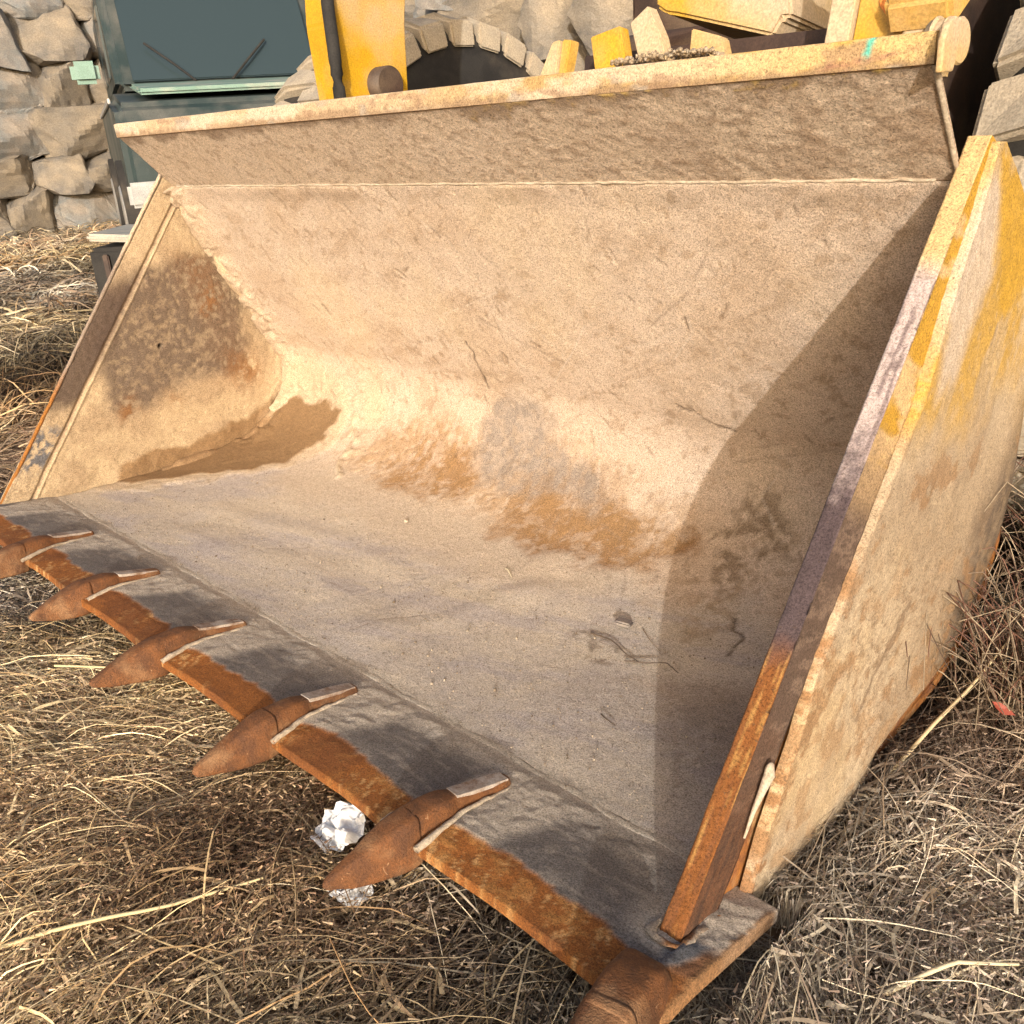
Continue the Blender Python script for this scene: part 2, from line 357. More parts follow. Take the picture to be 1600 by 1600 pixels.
# --- lip (spill guard) leaning forward above the crease
nu, nv = 460, 56
YL0, ZL0, YL1, ZL1 = .595, .852, .425, .957
X, V_ = uv(nu, nv, 0, 1, 0, 1)
xa = XL + .012 + (-2.105 - XL - .012) * V_; xb = -.034 + (-.018 + .034) * V_
Xx = xa + (xb - xa) * X; Yy = YL0 + (YL1 - YL0) * V_; Zz = ZL0 + (ZL1 - ZL0) * V_
pos = np.c_[Xx, Yy, Zz]; l = math.hypot(YL1 - YL0, ZL1 - ZL0); nrm = np.tile(np.array([0, -(ZL1 - ZL0) / l, (YL1 - YL0) / l]), (len(X), 1))
UV = np.c_[Xx, V_ * l]; mid = fbm(UV, 16, 5, 71); fin = fbm(UV, 75, 3, 72, .6); big = fbm(UV, 2.5, 3, 73)
c = np.tile(np.array((.64, .505, .375)), (len(X), 1)); c = mix(c, (.68, .55, .43), ss(mid, .42, .66) * .6); c = mix(c, (.28, .18, .11), ss(fin, .52, .7) * .5)
c = mix(c, (.34, .22, .13), ss(Xx, -.9, -.1) * ss(mid, .4, .6) * .5)
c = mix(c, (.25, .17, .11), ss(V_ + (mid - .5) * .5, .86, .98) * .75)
c = mix(c, (.64, .44, .14), ss(V_ + (fin - .5) * .5 + (mid - .5) * .5, .97, 1.1) * ss(Xx, -1.0, -.3) * .8)
disp = (fin - .5) * .0035 * ss(Xx, -1.6, -.4) + (fin - .5) * .0012 + (mid - .5) * .003 + (big - .5) * .006
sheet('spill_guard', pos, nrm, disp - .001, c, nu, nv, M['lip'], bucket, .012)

# --- top beam: the bright bar along the upper edge of the lip
nu, nv = 420, 40
sec = np.array([(.4225, .9565), (.4160, .9870), (.4180, .9885), (.462, .9990), (.470, .985), (.466, .95)]); sl_ = np.r_[0, np.cumsum(np.linalg.norm(np.diff(sec, axis=0), axis=1))]
X, V_ = uv(nu, nv, -2.107, -.017, 0, sl_[-1]); Yy = np.interp(V_, sl_, sec[:, 0]); Zz = np.interp(V_, sl_, sec[:, 1])
pos = np.c_[X, Yy, Zz]; nrm = np.c_[X * 0, -(1 - ss(V_, .02, .05)) + ss(V_, .07, .08), ss(V_, .02, .05) * (1 - ss(V_, .07, .09))]; nrm /= np.linalg.norm(nrm, axis=1)[:, None] + 1e-6
UV = np.c_[X, V_ * 3]; mid = fbm(UV, 11, 5, 81); fin = fbm(np.c_[X, V_], 80, 3, 82)
c = np.tile(np.array((.45, .29, .11)), (len(X), 1)); c = mix(c, (.54, .40, .26), (1 - ss(X, -1.1, -.45)) * .85); c = mix(c, (.62, .50, .38), ss(mid, .46, .6) * .7)
c = mix(c, (.64, .39, .07), ss(X, -.5, -.1) * ss(mid, .35, .5) * .5)
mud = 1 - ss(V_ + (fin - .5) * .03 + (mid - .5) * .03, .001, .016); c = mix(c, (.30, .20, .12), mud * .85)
c = mix(c, (.30, .19, .12), ss(fbm(UV, 24, 4, 83), .62, .67) * .6); c = mix(c, (.38, .35, .30), ss(fbm(UV, 14, 4, 84), .62, .68) * .5)
tl = linedist(np.c_[X, V_], [(-.095, .014), (-.088, .032)]); c = mix(c, (.10, .50, .40), np.exp(-(tl / .004) ** 4) * ss(fin, .3, .5))
pk = linedist(np.c_[X, V_ + (fin - .5) * .012], [(-.15, .006), (-.12, .009), (-.08, .012), (-.03, .018)]); c = mix(c, (.30, .14, .10), np.exp(-(pk / .003) ** 2) * .8 * ss(fin, .35, .5))
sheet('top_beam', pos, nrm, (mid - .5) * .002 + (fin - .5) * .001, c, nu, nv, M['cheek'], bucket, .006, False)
prism('beam_end_plate', [(.398, .942), (.392, .972), (.398, .990), (.412, 1.000), (.428, .998), (.436, .975), (.428, .948)], -.004, .003, M['yellow'], bucket, .003)

# --- cutting edge plate
nu, nv = 620, 84
X, V_ = uv(nu, nv, -2.30, .045, 0, SEAM)
Zz = .004 + V_ * .008 - .11 * np.clip(.055 - V_, 0, 1)
# front line is scalloped by wear between the teeth
TX = np.array([0.003, -.365, -.714, -1.0765, -1.435, -1.79, -2.145])
dn = np.min(np.abs(X[:, None] - TX[None, :]), axis=1); sg = np.min(np.where(X[:, None] - TX[None, :] > 0, X[:, None] - TX[None, :], 9.), axis=1)
Yf = (ss(dn, .03, .16) * .004 + (fbm(np.c_[X, X * 0], 7, 3, 99) - .5) * .010) * (1 - ss(V_, 0, .08))
Yy = V_ + Yf
pos = np.c_[X, Yy, Zz]; nrm = np.tile(np.array([0, 0, 1.0]), (len(X), 1))
UV = np.c_[X, V_]; mid = fbm(UV, 12, 5, 91); fin = fbm(UV, 60, 4, 92, .6); big = fbm(UV, 3.5, 3, 93); st = fbm(np.c_[X * 30, V_ * 110], 1, 3, 94); st2 = fbm(np.c_[X * 90, V_ * 22], 1, 3, 97)
c = np.tile(np.array((.150, .130, .117)), (len(X), 1)); c = mix(c, (.21, .18, .155), ss(mid, .45, .68) * .6); c = mix(c, (.30, .255, .21), ss(st, .55, .68) * .5); c = mix(c, (.11, .10, .098), ss(X, -.28, -.02) * ss(big + mid, .85, 1.15) * .8)
# dust banks: near the seam and on both sides of each tooth
# position of the dust line depends on distance from the nearest tooth
du = ss(V_ + (mid - .5) * .07 + (fin - .5) * .03, .125, .225); du = ss(V_ + (mid - .5) * .07 + (fin - .5) * .03, .150, .232); du = np.maximum(du, (1 - ss(sg + (mid - .5) * .04 - V_ * .28, .045, .085)) * ss(V_, .0, .03) * (sg < 1)); du = np.maximum(du, (1 - ss(dn + (mid - .5) * .03, .012, .035)) * ss(V_, .10, .14))
c = mix(c, (.45, .385, .31), du * .92)
c = mix(c, (.48, .41, .33), ss(X + (mid - .5) * .05, -.09, -.03) * ss(V_ + (mid - .5) * .06, .05, .09) * .95 * (1 - ss(X, .0, .01) * (1 - ss(V_ + (mid - .5) * .04, .12, .14))))
line = .066 + .018 * np.sin(X * 9) * 0 + (mid - .5) * .03 - .012 * (1 - ss(dn, .02, .10))
ru = 1 - ss(V_ + (fin - .5) * .022, line - .004, line + .006)
c = mix(c, RUST, ru); c = mix(c, (.52, .30, .12), ru * ss(fbm(np.c_[X * 150 + V_ * 60, V_ * 55], 1, 3, 98, .7), .55, .66) * ss(fbm(UV, 9, 3, 181), .42, .58) * .85); c = mix(c, (.15, .055, .02), ru * ss(mid, .45, .62) * .6); c = mix(c, (.36, .17, .05), ru * ss(X, -.75, -.3) * ss(fin, .5, .62) * .6)
c = c * 1.0; dg = ss(polydist(UV + (np.c_[mid, fin] - .5) * .03, [(.0, .05), (.02, .07), (.03, .115), (.0, .115), (-.015, .08)]), -.006, .006); c = mix(c, (.14, .14, .145), dg)
rr = ss(X, -.004, .004) * (1 - ss(V_ + (mid - .5) * .05, .10, .13)); c = mix(c, (.22, .085, .026), rr * .9 * (1 - dg)); c = mix(c, (.30, .16, .07), ss(X + (fin - .5) * .012, .036, .041) * .85)
disp = ((mid - .5) * .004 + (fin - .5) * .002 + du * .004 * (.4 + fin) - ru * .002) * (1 - .9 * ss(V_, .20, SEAM))
c = mix(c, (.54, .465, .375), ss(V_ + (fin - .5) * .02, .218, .232) * .9)
sheet('cutting_edge', pos, nrm, disp, c, nu, nv, M['edge'], bucket, .016)
# dark worn heel line: seam weld between edge and floor
xs = np.linspace(-2.16, -.03, 260); V, F = tube_np(np.c_[xs, SEAM + .004 * np.sin(xs * 40), np.full_like(xs, .006)] * S, .011, 8, .002, 3, .10)
link('seam_weld', mesh_np('seam_weld', V, F, np.tile(np.array((.56, .485, .39)), (len(V), 1))), M['shell'], bucket)
xs = np.linspace(-2.13, -.06, 300); V, F = tube_np(np.c_[xs, np.full_like(xs, .592), np.full_like(xs, .853)] * S, .0035, 8, .007, 5)
link('crease_weld', mesh_np('crease_weld', V, F), M['weld'], bucket)

# --- side plates
def rimline(z): return .105 + .543 * (z - .015)
inner = [(.085, -.012), (.30, -.004), (.45, .012), (.65, .046), (.82, .09), (.92, .15), (.98, .23), (1.0, .31), (.975, .42), (.89, .53), (.625, .872), (.586, .905)]
# left side: seen from inside (its +x face)
nu, nv = 300, 200
front = np.array([(.085, -.012), (.596, .905)]); rear = catmull([(.10, -.014), (.30, -.006), (.50, .012), (.68, .040), (.84, .085), (.94, .15), (.985, .24), (.985, .34), (.93, .46), (.80, .63), (.612, .895)], 10)
rl = np.r_[0, np.cumsum(np.linalg.norm(np.diff(rear, axis=0), axis=1))]; rl /= rl[-1]
U, Vv = uv(nu, nv, 0, 1, 0, 1)
Fy = front[0, 0] + (front[1, 0] - front[0, 0]) * U; Fz = front[0, 1] + (front[1, 1] - front[0, 1]) * U
Ry = np.interp(U, rl, rear[:, 0]); Rz = np.interp(U, rl, rear[:, 1]); Yy = Fy + (Ry - Fy) * Vv; Zz = Fz + (Rz - Fz) * Vv
YZ = np.c_[Yy, Zz]; mid = fbm(YZ, 13, 5, 101); fin = fbm(YZ, 70, 4, 102, .62); big = fbm(YZ, 4, 4, 103)
wq = YZ + (np.c_[mid, fbm(YZ, 13, 5, 108)] - .5) * .09
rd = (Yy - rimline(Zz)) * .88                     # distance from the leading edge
c = np.tile(np.array((.44, .33, .205)), (len(U), 1)); c = mix(c, (.33, .235, .145), ss(mid, .42, .62) * .7); c = mix(c, (.52, .40, .26), ss(big, .5, .65) * .5)
d = polydist(wq, [(.40, .22), (.36, .40), (.44, .58), (.60, .67), (.70, .66), (.80, .55), (.84, .42), (.80, .33), (.64, .31), (.52, .25)]); g = ss(d, -.03, .03)
c = mix(c, (.145, .105, .075), g * (.6 + .4 * ss(fin, .34, .56)))
d = polydist(wq, [(.66, .38), (.70, .62), (.80, .56), (.84, .42), (.78, .36)]); g = ss(d, -.03, .03); c = mix(c, (.15, .10, .065), g * ss(fin, .36, .56) * .9)
for (a, b_, r_, k) in ((.707, .545, .035, .9), (.83, .325, .05, .9), (.46, .235, .03, .9), (.66, .62, .06, .5), (.80, .35, .05, .6), (.59, .25, .03, .5)):
    g = np.exp(-((wq[:, 0] - a) ** 2 + (wq[:, 1] - b_) ** 2) / r_ ** 2) * ss(fin, .36, .58) * k; c = mix(c, (.22, .105, .04), g)
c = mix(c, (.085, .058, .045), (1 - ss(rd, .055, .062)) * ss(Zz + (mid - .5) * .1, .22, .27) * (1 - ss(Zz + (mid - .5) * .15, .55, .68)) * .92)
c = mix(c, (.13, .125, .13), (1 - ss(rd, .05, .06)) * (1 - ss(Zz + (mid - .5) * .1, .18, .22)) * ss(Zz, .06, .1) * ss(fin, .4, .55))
c = mix(c, (.25, .155, .078), ss(polydist(wq, [(.40, -.05), (.42, .05), (.50, .105), (.68, .135), (.80, .175), (.90, .22), (1.0, .22), (.9, -.05)]), -.012, .012))
hole = np.exp(-(((YZ - np.array([.552, .412])) ** 2).sum(1) / .0055 ** 2) ** 2); c = mix(c, (.02, .015, .012), hole)
gr = np.exp(-((rd - .062) / .0045) ** 2); gr2 = np.exp(-((rd - .071) / .003) ** 2)
c = mix(c, (.18, .12, .08), gr * .6); c = mix(c, (.46, .35, .23), gr2 * .6 * ss(mid, .3, .5))
bot = (1 - ss(Zz - .09 * ss(Yy, .3, .9) - (mid - .5) * .10, .02, .10))
disp = (mid - .5) * .010 + (fin - .5) * .004 - hole * .02 - gr * .006 + gr2 * .004 + ss(rd, .062, .066) * -.001 + bot * .004 * (.5 + mid)
jd = np.hypot(Yy - Ry, Zz - Rz); crust = (1 - ss(jd + (mid - .5) * .10, .02, .085)) * ss(fbm(YZ, 30, 4, 141, .6), .36, .58) * ss(Zz, .12, .2); disp = disp + crust * .012; c = mix(c, (.42, .31, .20), crust * .7)
pos = np.c_[np.full_like(Yy, XL - .006), Yy, Zz]; nrm = np.tile(np.array([1.0, 0, 0]), (len(U), 1))
left_plate = sheet('side_plate', pos, nrm, disp, c, nu, nv, M['side'], bucket, .020)
left_plate['label'] = 'inner face of the left side plate with brown stains and a small drilled hole'
# right side cutter plate: rim face + recessed outer band
nu, nv = 420, 26
U, Vv = uv(nu, nv, 0, 1, 0, 1)
seg = np.array([(-.030, 0.0), (0.0, 0.0), (0.0, .075)])            # (x, distance behind rim line): rim face then outer band
q = np.interp(Vv, [0, .42, 1], [0, 1, 2]); sx = np.interp(q, [0, 1, 2], seg[:, 0]); sd = np.interp(q, [0, 1, 2], seg[:, 1])
zz = -.012 + (.905 + .012) * U; yy = rimline(zz); dx = np.array([0, 1 / math.hypot(1, .543), -.543 / math.hypot(1, .543)])
pos = np.c_[sx, yy + sd * dx[1], zz + sd * dx[2] * .6]
pos[:, 1] += sd * 0
isrim = 1 - ss(q, .95, 1.05)
nrm = np.c_[1 - isrim, -isrim * .88, isrim * .48]; nrm /= np.linalg.norm(nrm, axis=1)[:, None]
UZ = np.c_[q * .03, U]; mid = fbm(np.c_[q * .5, U * 14], 1, 5, 111); fin = fbm(np.c_[q * 2.2, U * 90], 1, 4, 112, .6); stv = fbm(np.c_[q * 9, U * 14], 1, 4, 113, .6)
c = np.tile(np.array((.22, .082, .022)), (len(U), 1))                                 # rim: orange rust low down
c = mix(c, (.40, .22, .07), ss(stv, .54, .66) * .8); c = mix(c, (.17, .07, .03), ss(.5 - (stv - .5), .55, .65) * .6)
up1 = ss(U + (mid - .5) * .06, .33, .37); c = mix(c, (.085, .060, .062), up1)
up2 = ss(U + (mid - .5) * .10 + (fin - .5) * .15, .52, .66); c = mix(c, (.50, .40, .37), up2); c = mix(c, (.20, .145, .14), up2 * ss(stv, .52, .6) * .8 * (1 - ss(U, .75, .82)))
up3 = ss(U + (mid - .5) * .06, .80, .86); c = mix(c, (.62, .42, .20), up3)
band = 1 - isrim
cb = np.tile(np.array((.115, .075, .055)), (len(U), 1)); cb = mix(cb, (.24, .165, .12), ss(fin, .52, .64) * .55)
cb = mix(cb, (.13, .055, .025), (1 - ss(U + (mid - .5) * .2, .16, .3)) * .8); cb = mix(cb, (.06, .035, .025), ss(stv, .5, .62) * (1 - ss(U, .12, .22)) * .7)
cb = mix(cb, (.50, .28, .035), ss(U + (fin - .5) * .08 + (mid - .5) * .12, .585, .62)); cb = mix(cb, (.70, .52, .33), ss(U, .55, .62) * ss(mid, .52, .6) * .6)
cb = mix(cb, (.42, .28, .15), ss(U, .50, .56) * (1 - ss(U + (fin - .5) * .08, .59, .62)) * .8)
c = c * isrim[:, None] + cb * band[:, None]
disp = (fin - .5) * .0028 + (mid - .5) * .005 * isrim - .002 + (stv - .5) * .003 * isrim
P = pos + nrm * disp[:, None]
# closed body: strip over the rim and band, plus plain inner face
Fg = gridfaces(nu, nv)
Vs = list(P * S); base = len(Vs)
inn = np.c_[np.full(nu, -.030), rimline(np.linspace(-.012, .905, nu)) + .07, np.linspace(-.012, .905, nu) - .02] * S
Vs = np.r_[P * S, inn]
a = np.arange(nu - 1); Fi = np.c_[a * nv, base + a, base + a + 1, (a + 1) * nv]; Fo = np.c_[a * nv + nv - 1, (a + 1) * nv + nv - 1, base + a + 1, base + a]
link('side_cutter', mesh_np('side_cutter', Vs, np.r_[Fg, Fi, Fo], np.r_[c, np.tile((.2, .14, .1), (nu, 1))]), M['side'], bucket)
prism('side_plate', [(.14, -.006)] + inner[1:-2] + [(.64, .862), (.612, .888)], -.0285, -.012, M['rim'], bucket, 0)
V, F = tube_np(np.linspace((-.033, .595, .852), (-.017, .424, .958), 30) * S, .0045, 8, .002, 14)
link('lip_edge', mesh_np('lip_edge', V, F), M['weld'], bucket)
# left leading edge bar (thin rusty line seen from inside)
lp = np.linspace(0, 1, 120); path = np.c_[np.full(120, XL - .008), rimline(-.01 + lp * .915) - .004, -.01 + lp * .915] * S
V, F = tube_np(path, .0065, 8, .004, 8); nn = len(V)
tc_ = np.tile(np.array((.30, .125, .03)), (nn, 1)); zz = np.repeat(lp, 8); tc_ = mix(tc_, (.26, .20, .155), ss(zz, .30, .42)); tc_ = mix(tc_, (.50, .39, .28), ss(zz, .68, .8)); 
link('side_cutter', mesh_np('side_cutter', V, F, tc_), M['cheek'], bucket)

jp = np.array([(XL + .006, float(np.interp(v, PL, PD[:, 0])), float(np.interp(v, PL, PD[:, 1]))) for v in np.linspace(.30, VMAX - .004, 260)]); jn = np.array([(0, -float(np.interp(v, PL, tz)), float(np.interp(v, PL, ty))) for v in np.linspace(.30, VMAX - .004, 260)])
rr_ = (.010 + .012 * ss(fbm(jp, 9, 3, 77), .35, .7)); V, F = tube_np((jp + jn * .001) * S, rr_ * S, 12, .006, 19)
link('mud_fillet', mesh_np('mud_fillet', V, F, mix(np.tile(np.array((.50, .375, .24)), (len(V), 1)), (.27, .17, .09), 1 - ss(V[:, 2], .22, .27))), M['side'], bucket)
# --- right cheek: outer skin of the side box, proud of the cutter band
nu, nv = 330, 200
U, Vv = uv(nu, nv, 0, 1, 0, 1)
front = np.array([(.226, -.012), (.250, .079), (.298, .192), (.321, .276), (.396, .407), (.488, .577), (.532, .722), (.566, .800), (.594, .897)])
rear = catmull([(.236, -.016), (.36, .0), (.48, .018), (.62, .052), (.76, .075), (.89, .10), (1.0, .19), (1.06, .34), (1.04, .50), (.97, .64), (.86, .77), (.76, .83), (.62, .90)], 8)
def resamp(P, U):
    l = np.r_[0, np.cumsum(np.linalg.norm(np.diff(P, axis=0), axis=1))]; l /= l[-1]; return np.interp(U, l, P[:, 0]), np.interp(U, l, P[:, 1])
Fy, Fz = resamp(front, U); Ry, Rz = resamp(rear, U); Yy = Fy + (Ry - Fy) * Vv; Zz = Fz + (Rz - Fz) * Vv
Xx = .008 - .005 * (1 - ss(Vv * np.hypot(Ry - Fy, Rz - Fz), 0, .006)) - .10 * ss(Vv, .72, 1.0) ** 2 * ss(U, .15, .4) * (1 - ss(U, .75, .95))
YZ = np.c_[Yy, Zz]; mid = fbm(YZ, 12, 5, 121); fin = fbm(YZ, 75, 4, 122, .6); big = fbm(YZ, 4, 4, 123); sv = fbm(np.c_[(Yy * .9 - Zz * .5) * 30, (Zz * .9 + Yy * .5) * 5], 1, 4, 124)
wq = YZ + (np.c_[mid, fbm(YZ, 12, 5, 128)] - .5) * .07
c = np.tile(np.array((.45, .35, .235)), (len(U), 1)); c = mix(c, (.32, .235, .155), ss(mid, .42, .64) * .6); c = mix(c, (.50, .345, .17), ss(big, .46, .62) * .5)
c = mix(c, (.45, .275, .065), ss(Zz + (big - .5) * .3 + (mid - .5) * .1, .50, .62) * (.45 + .55 * ss(sv, .40, .56)) * (.55 + .45 * ss(fin, .3, .5)))
c = mix(c, (.50, .41, .33), ss(polydist(wq, [(.53, .70), (.60, .88), (.64, .86), (.66, .74), (.60, .62), (.545, .60)]), -.02, .02) * .85)
c = mix(c, (.46, .265, .03), ss(polydist(wq, [(.60, .90), (.66, .80), (.70, .70), (.74, .68), (.85, .78), (.76, .84)]), -.012, .012) * .9)
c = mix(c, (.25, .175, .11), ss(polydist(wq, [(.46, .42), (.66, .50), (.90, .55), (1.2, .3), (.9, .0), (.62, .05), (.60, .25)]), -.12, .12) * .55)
c = mix(c, (.10, .072, .052), ss(polydist(wq, [(.74, .20), (.80, .38), (.95, .55), (1.2, .6), (1.2, .0), (.74, .05)]), -.07, .06) * .9 * (.55 + .45 * ss(fin, .36, .6)))  # shading of the rounded rear painted in as a dark wedge
fd = Vv * np.hypot(Ry - Fy, Rz - Fz); c = mix(c, (.26, .13, .055), (1 - ss(fd + (fbm(YZ, 45, 4, 171, .7) - .5) * .09, .002, .030)) * (1 - ss(U, .38, .52)) * ss(fin, .42, .54) * .9)
ad_ = np.hypot(Yy - .60 + (big - .5) * .06, (Zz - .20) * 1.15); arc = ss(np.sin(ad_ * 420 + big * 14) + (fin - .5) * 3, .5, 1.3) * np.exp(-((ad_ - .10) / .06) ** 2); c = mix(c, (.24, .155, .09), arc * .65)
c = mix(c, (.22, .14, .08), ss(fbm(YZ, 90, 3, 133, .6), .56, .66) * np.exp(-(((Yy - .52) / .16) ** 2 + ((Zz - .27) / .12) ** 2)) * .7)
c = mix(c, (.33, .20, .10), ss(fbm(YZ, 26, 4, 129), .56, .66) * (1 - ss(Zz, .25, .45)) * .6)
c = mix(c, (.27, .155, .075), ss(fbm(YZ, 16, 5, 131, .6), .57, .66) * (1 - ss(Zz, .45, .6)) * .75); c = mix(c, (.16, .10, .06), np.exp(-(linedist(YZ + (np.c_[mid, fin] - .5) * .03, [(.58, .30), (.50, .22), (.46, .16)]) / .006) ** 2) * .7)
disp = (mid - .5) * .008 + (fin - .5) * .004 + (big - .5) * .012
pos = np.c_[Xx, Yy, Zz]
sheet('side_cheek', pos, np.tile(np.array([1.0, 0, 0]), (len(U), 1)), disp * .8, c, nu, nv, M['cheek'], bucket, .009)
# weld bead between the cutter band and the cheek, plus the teardrop weld near its foot
V, F = tube_np(catmull(np.array([(-.033, .23, .008), (-.034, .17, .008), (-.035, .10, .008), (-.028, .086, .007), (-.004, .088, .007), (.004, .11, .008), (.004, .17, .008)]), 8) * S, .0065, 8, .014, 22, .45)
link('foot_weld', mesh_np('foot_weld', V, F, mix(np.tile(np.array((.34, .28, .22)), (len(V), 1)), (.22, .10, .04), ss(fbm(V, 40, 3, 9), .45, .6))), M['side'], bucket)
tp = np.array([(.004, .205, .095), (.005, .215, .125), (.007, .226, .150), (.008, .236, .168), (.006, .243, .178)]) * S
V, F = tube_np(tp, np.array([.002, .0035, .006, .009, .003]), 8, .002, 4); link('weld_run', mesh_np('weld_run', V, F), M['weld'], bucket)
bm = bmesh.new(); bmesh.ops.create_uvsphere(bm, u_segments=12, v_segments=8, radius=1)
for v in bm.verts: v.co = Vector((v.co.x * .006 + .006 * S, v.co.y * .011 + .238 * S, v.co.z * .013 + .172 * S))
link('weld_drop', bm_mesh('weld_drop', bm, True), M['weld'], bucket)

# --- underside skin behind wrapper (seen only from the side)
# --- teeth: adapter welded over the edge, point on its nose
def loft(name, secs, mat, parent, n=16, M4=None, wob=.0012, seed=0, power=.62):
    a = np.linspace(0, 2 * np.pi, n, endpoint=False); ca, sa = np.cos(a), np.sin(a)
    V = []
    for y, hw, zb, zt, xo in secs:
        e = power; pz = (zb + zt) / 2 + np.sign(sa) * np.abs(sa) ** e * (zt - zb) / 2; px = np.sign(ca) * np.abs(ca) ** e * hw * .92 * (1 - .30 * np.sign(sa) * np.abs(sa) ** e) + xo
        V.append(np.c_[px, np.full(n, y), pz])
    V = np.concatenate(V); k = len(secs)
    V += (np.c_[fbm(V, 22, 3, seed), fbm(V, 22, 3, seed + 4), fbm(V, 22, 3, seed + 7)] - .5) * wob * 6
    i, j = np.meshgrid(np.arange(k - 1), np.arange(n), indexing='ij'); j2 = (j + 1) % n
    F = np.c_[(i * n + j).ravel(), (i * n + j2).ravel(), ((i + 1) * n + j2).ravel(), ((i + 1) * n + j).ravel()]
    V = np.r_[V, V[:n].mean(0)[None], V[-n:].mean(0)[None]]; c0, c1 = k * n, k * n + 1; jj = np.arange(n)
    T1 = np.c_[jj, np.full(n, c0), (jj + 1) % n, (jj + 1) % n]
    me = bpy.data.meshes.new(name)
    faces = [tuple(f) for f in F] + [(int(j), int((j + 1) % n), c0)[::-1] for j in jj] + [((k - 1) * n + int(j), (k - 1) * n + int((j + 1) % n), c1) for j in jj]
    V = V * S
    if M4 is not None: V = (np.c_[V, np.ones(len(V))] @ np.array(M4).T)[:, :3]
    me.from_pydata([tuple(v) for v in V], [], faces)
    for p in me.polygons: p.use_smooth = True
    return link(name, me, mat, parent)

def interp_secs(K, n):
    K = np.array(K, float); t = np.linspace(0, len(K) - 1, n); out = []
    D = catmull(K, 6); tt = np.linspace(0, len(K) - 1, len(D))
    return np.array([[np.interp(x, tt, D[:, j]) for j in range(K.shape[1])] for x in t])

tips = [(-.374, -.115), (-.708, -.113), (-1.077, -.114), (-1.432, -.094), (-1.733, -.13), (-2.13, -.115)]
tails = [(-.356, .182), (-.720, .182), (-1.076, .180), (-1.438, .178), (-1.790, .176), (-2.145, .18)]
for k, (tp_, ta_) in enumerate(zip(tips[:5], tails[:5])):
    dx, dy = tp_[0] - ta_[0], tp_[1] - ta_[1]; L = math.hypot(dx, dy) / .295; ang = math.atan2(dx, -dy)
    M4 = Matrix.Translation((ta_[0] * S, ta_[1] * S, 0)) @ Matrix.Rotation(ang, 4, 'Z') @ Matrix.Scale(L, 4, (0, 1, 0))
    # local: y from 0 (tail) to -.295 (tip)
    ad = loft('adapter', interp_secs([(0, .008, .002, .013, 0), (-.006, .0145, .0, .018, 0), (-.05, .016, .0, .022, 0), (-.095, .0175, -.004, .026, 0), (-.112, .023, -.012, .029, 0), (-.130, .027, -.022, .031, 0),
                                      (-.155, .0295, -.032, .028, 0), (-.178, .0295, -.036, .024, 0), (-.19, .026, -.036, .019, 0)], 34), M['tooth'], bucket, 24, M4, wob=.0008, seed=200 + k, power=.36)
    pt = loft('tooth_point', interp_secs([(-.168, .0302, -.0375, .0258, 0), (-.185, .031, -.040, .0240, 0), (-.205, .0275, -.042, .018, 0), (-.235, .0210, -.042, .006, 0), (-.262, .0140, -.041, -.007, 0), (-.282, .0085, -.038, -.017, 0),
                                          (-.292, .006, -.036, -.023, 0), (-.296, .002, -.032, -.027, 0)], 34), M['tooth'], ad, 24, M4, wob=.0008, seed=260 + k, power=.34)
    # bright dusty strap pad along the top of the tail
    bm = bmesh.new(); hw = .0118
    rows = [(-.007, .0186), (-.04, .0221), (-.075, .0249), (-.100, .0278)]
    ta = [[bm.verts.new((sx_ * hw * (0.85 if i == 0 else 1) * S, y * S, z * S)) for sx_ in (-1, 1)] for i, (y, z) in enumerate(rows)]
    tb = [[bm.verts.new((sx_ * hw * (0.85 if i == 0 else 1) * S, y * S, (z - .006) * S)) for sx_ in (-1, 1)] for i, (y, z) in enumerate(rows)]
    for i in range(3):
        bm.faces.new((ta[i][0], ta[i][1], ta[i + 1][1], ta[i + 1][0])); bm.faces.new((ta[i][0], ta[i + 1][0], tb[i + 1][0], tb[i][0])); bm.faces.new((ta[i][1], tb[i][1], tb[i + 1][1], ta[i + 1][1]))
    bm.faces.new((ta[0][0], tb[0][0], tb[0][1], ta[0][1])); bm.faces.new((ta[3][0], ta[3][1], tb[3][1], tb[3][0]))
    bmesh.ops.recalc_face_normals(bm, faces=bm.faces); bmesh.ops.transform(bm, matrix=M4, verts=bm.verts)
    link('strap', bm_mesh('strap', bm), M['strap'], ad)
    # thick dusty weld fillets down both flanks
    for sd_, r0 in ((1, .0080), (-1, .004)):
        pth = np.array([(sd_ * .0165, -.01, .007), (sd_ * .020, -.06, .008), (sd_ * .024, -.10, .009), (sd_ * .032, -.135, .007), (sd_ * .038, -.165, .002), (sd_ * .039, -.186, -.004)])
        pth = catmull(pth, 6) * S; pth = (np.c_[pth, np.ones(len(pth))] @ np.array(M4).T)[:, :3]
        V, F = tube_np(pth, np.linspace(r0 * .45, r0, len(pth)), 8, .006, 30 + k, .8); link('weld_fillet', mesh_np('weld_fillet', V, F), M['weld'], ad)
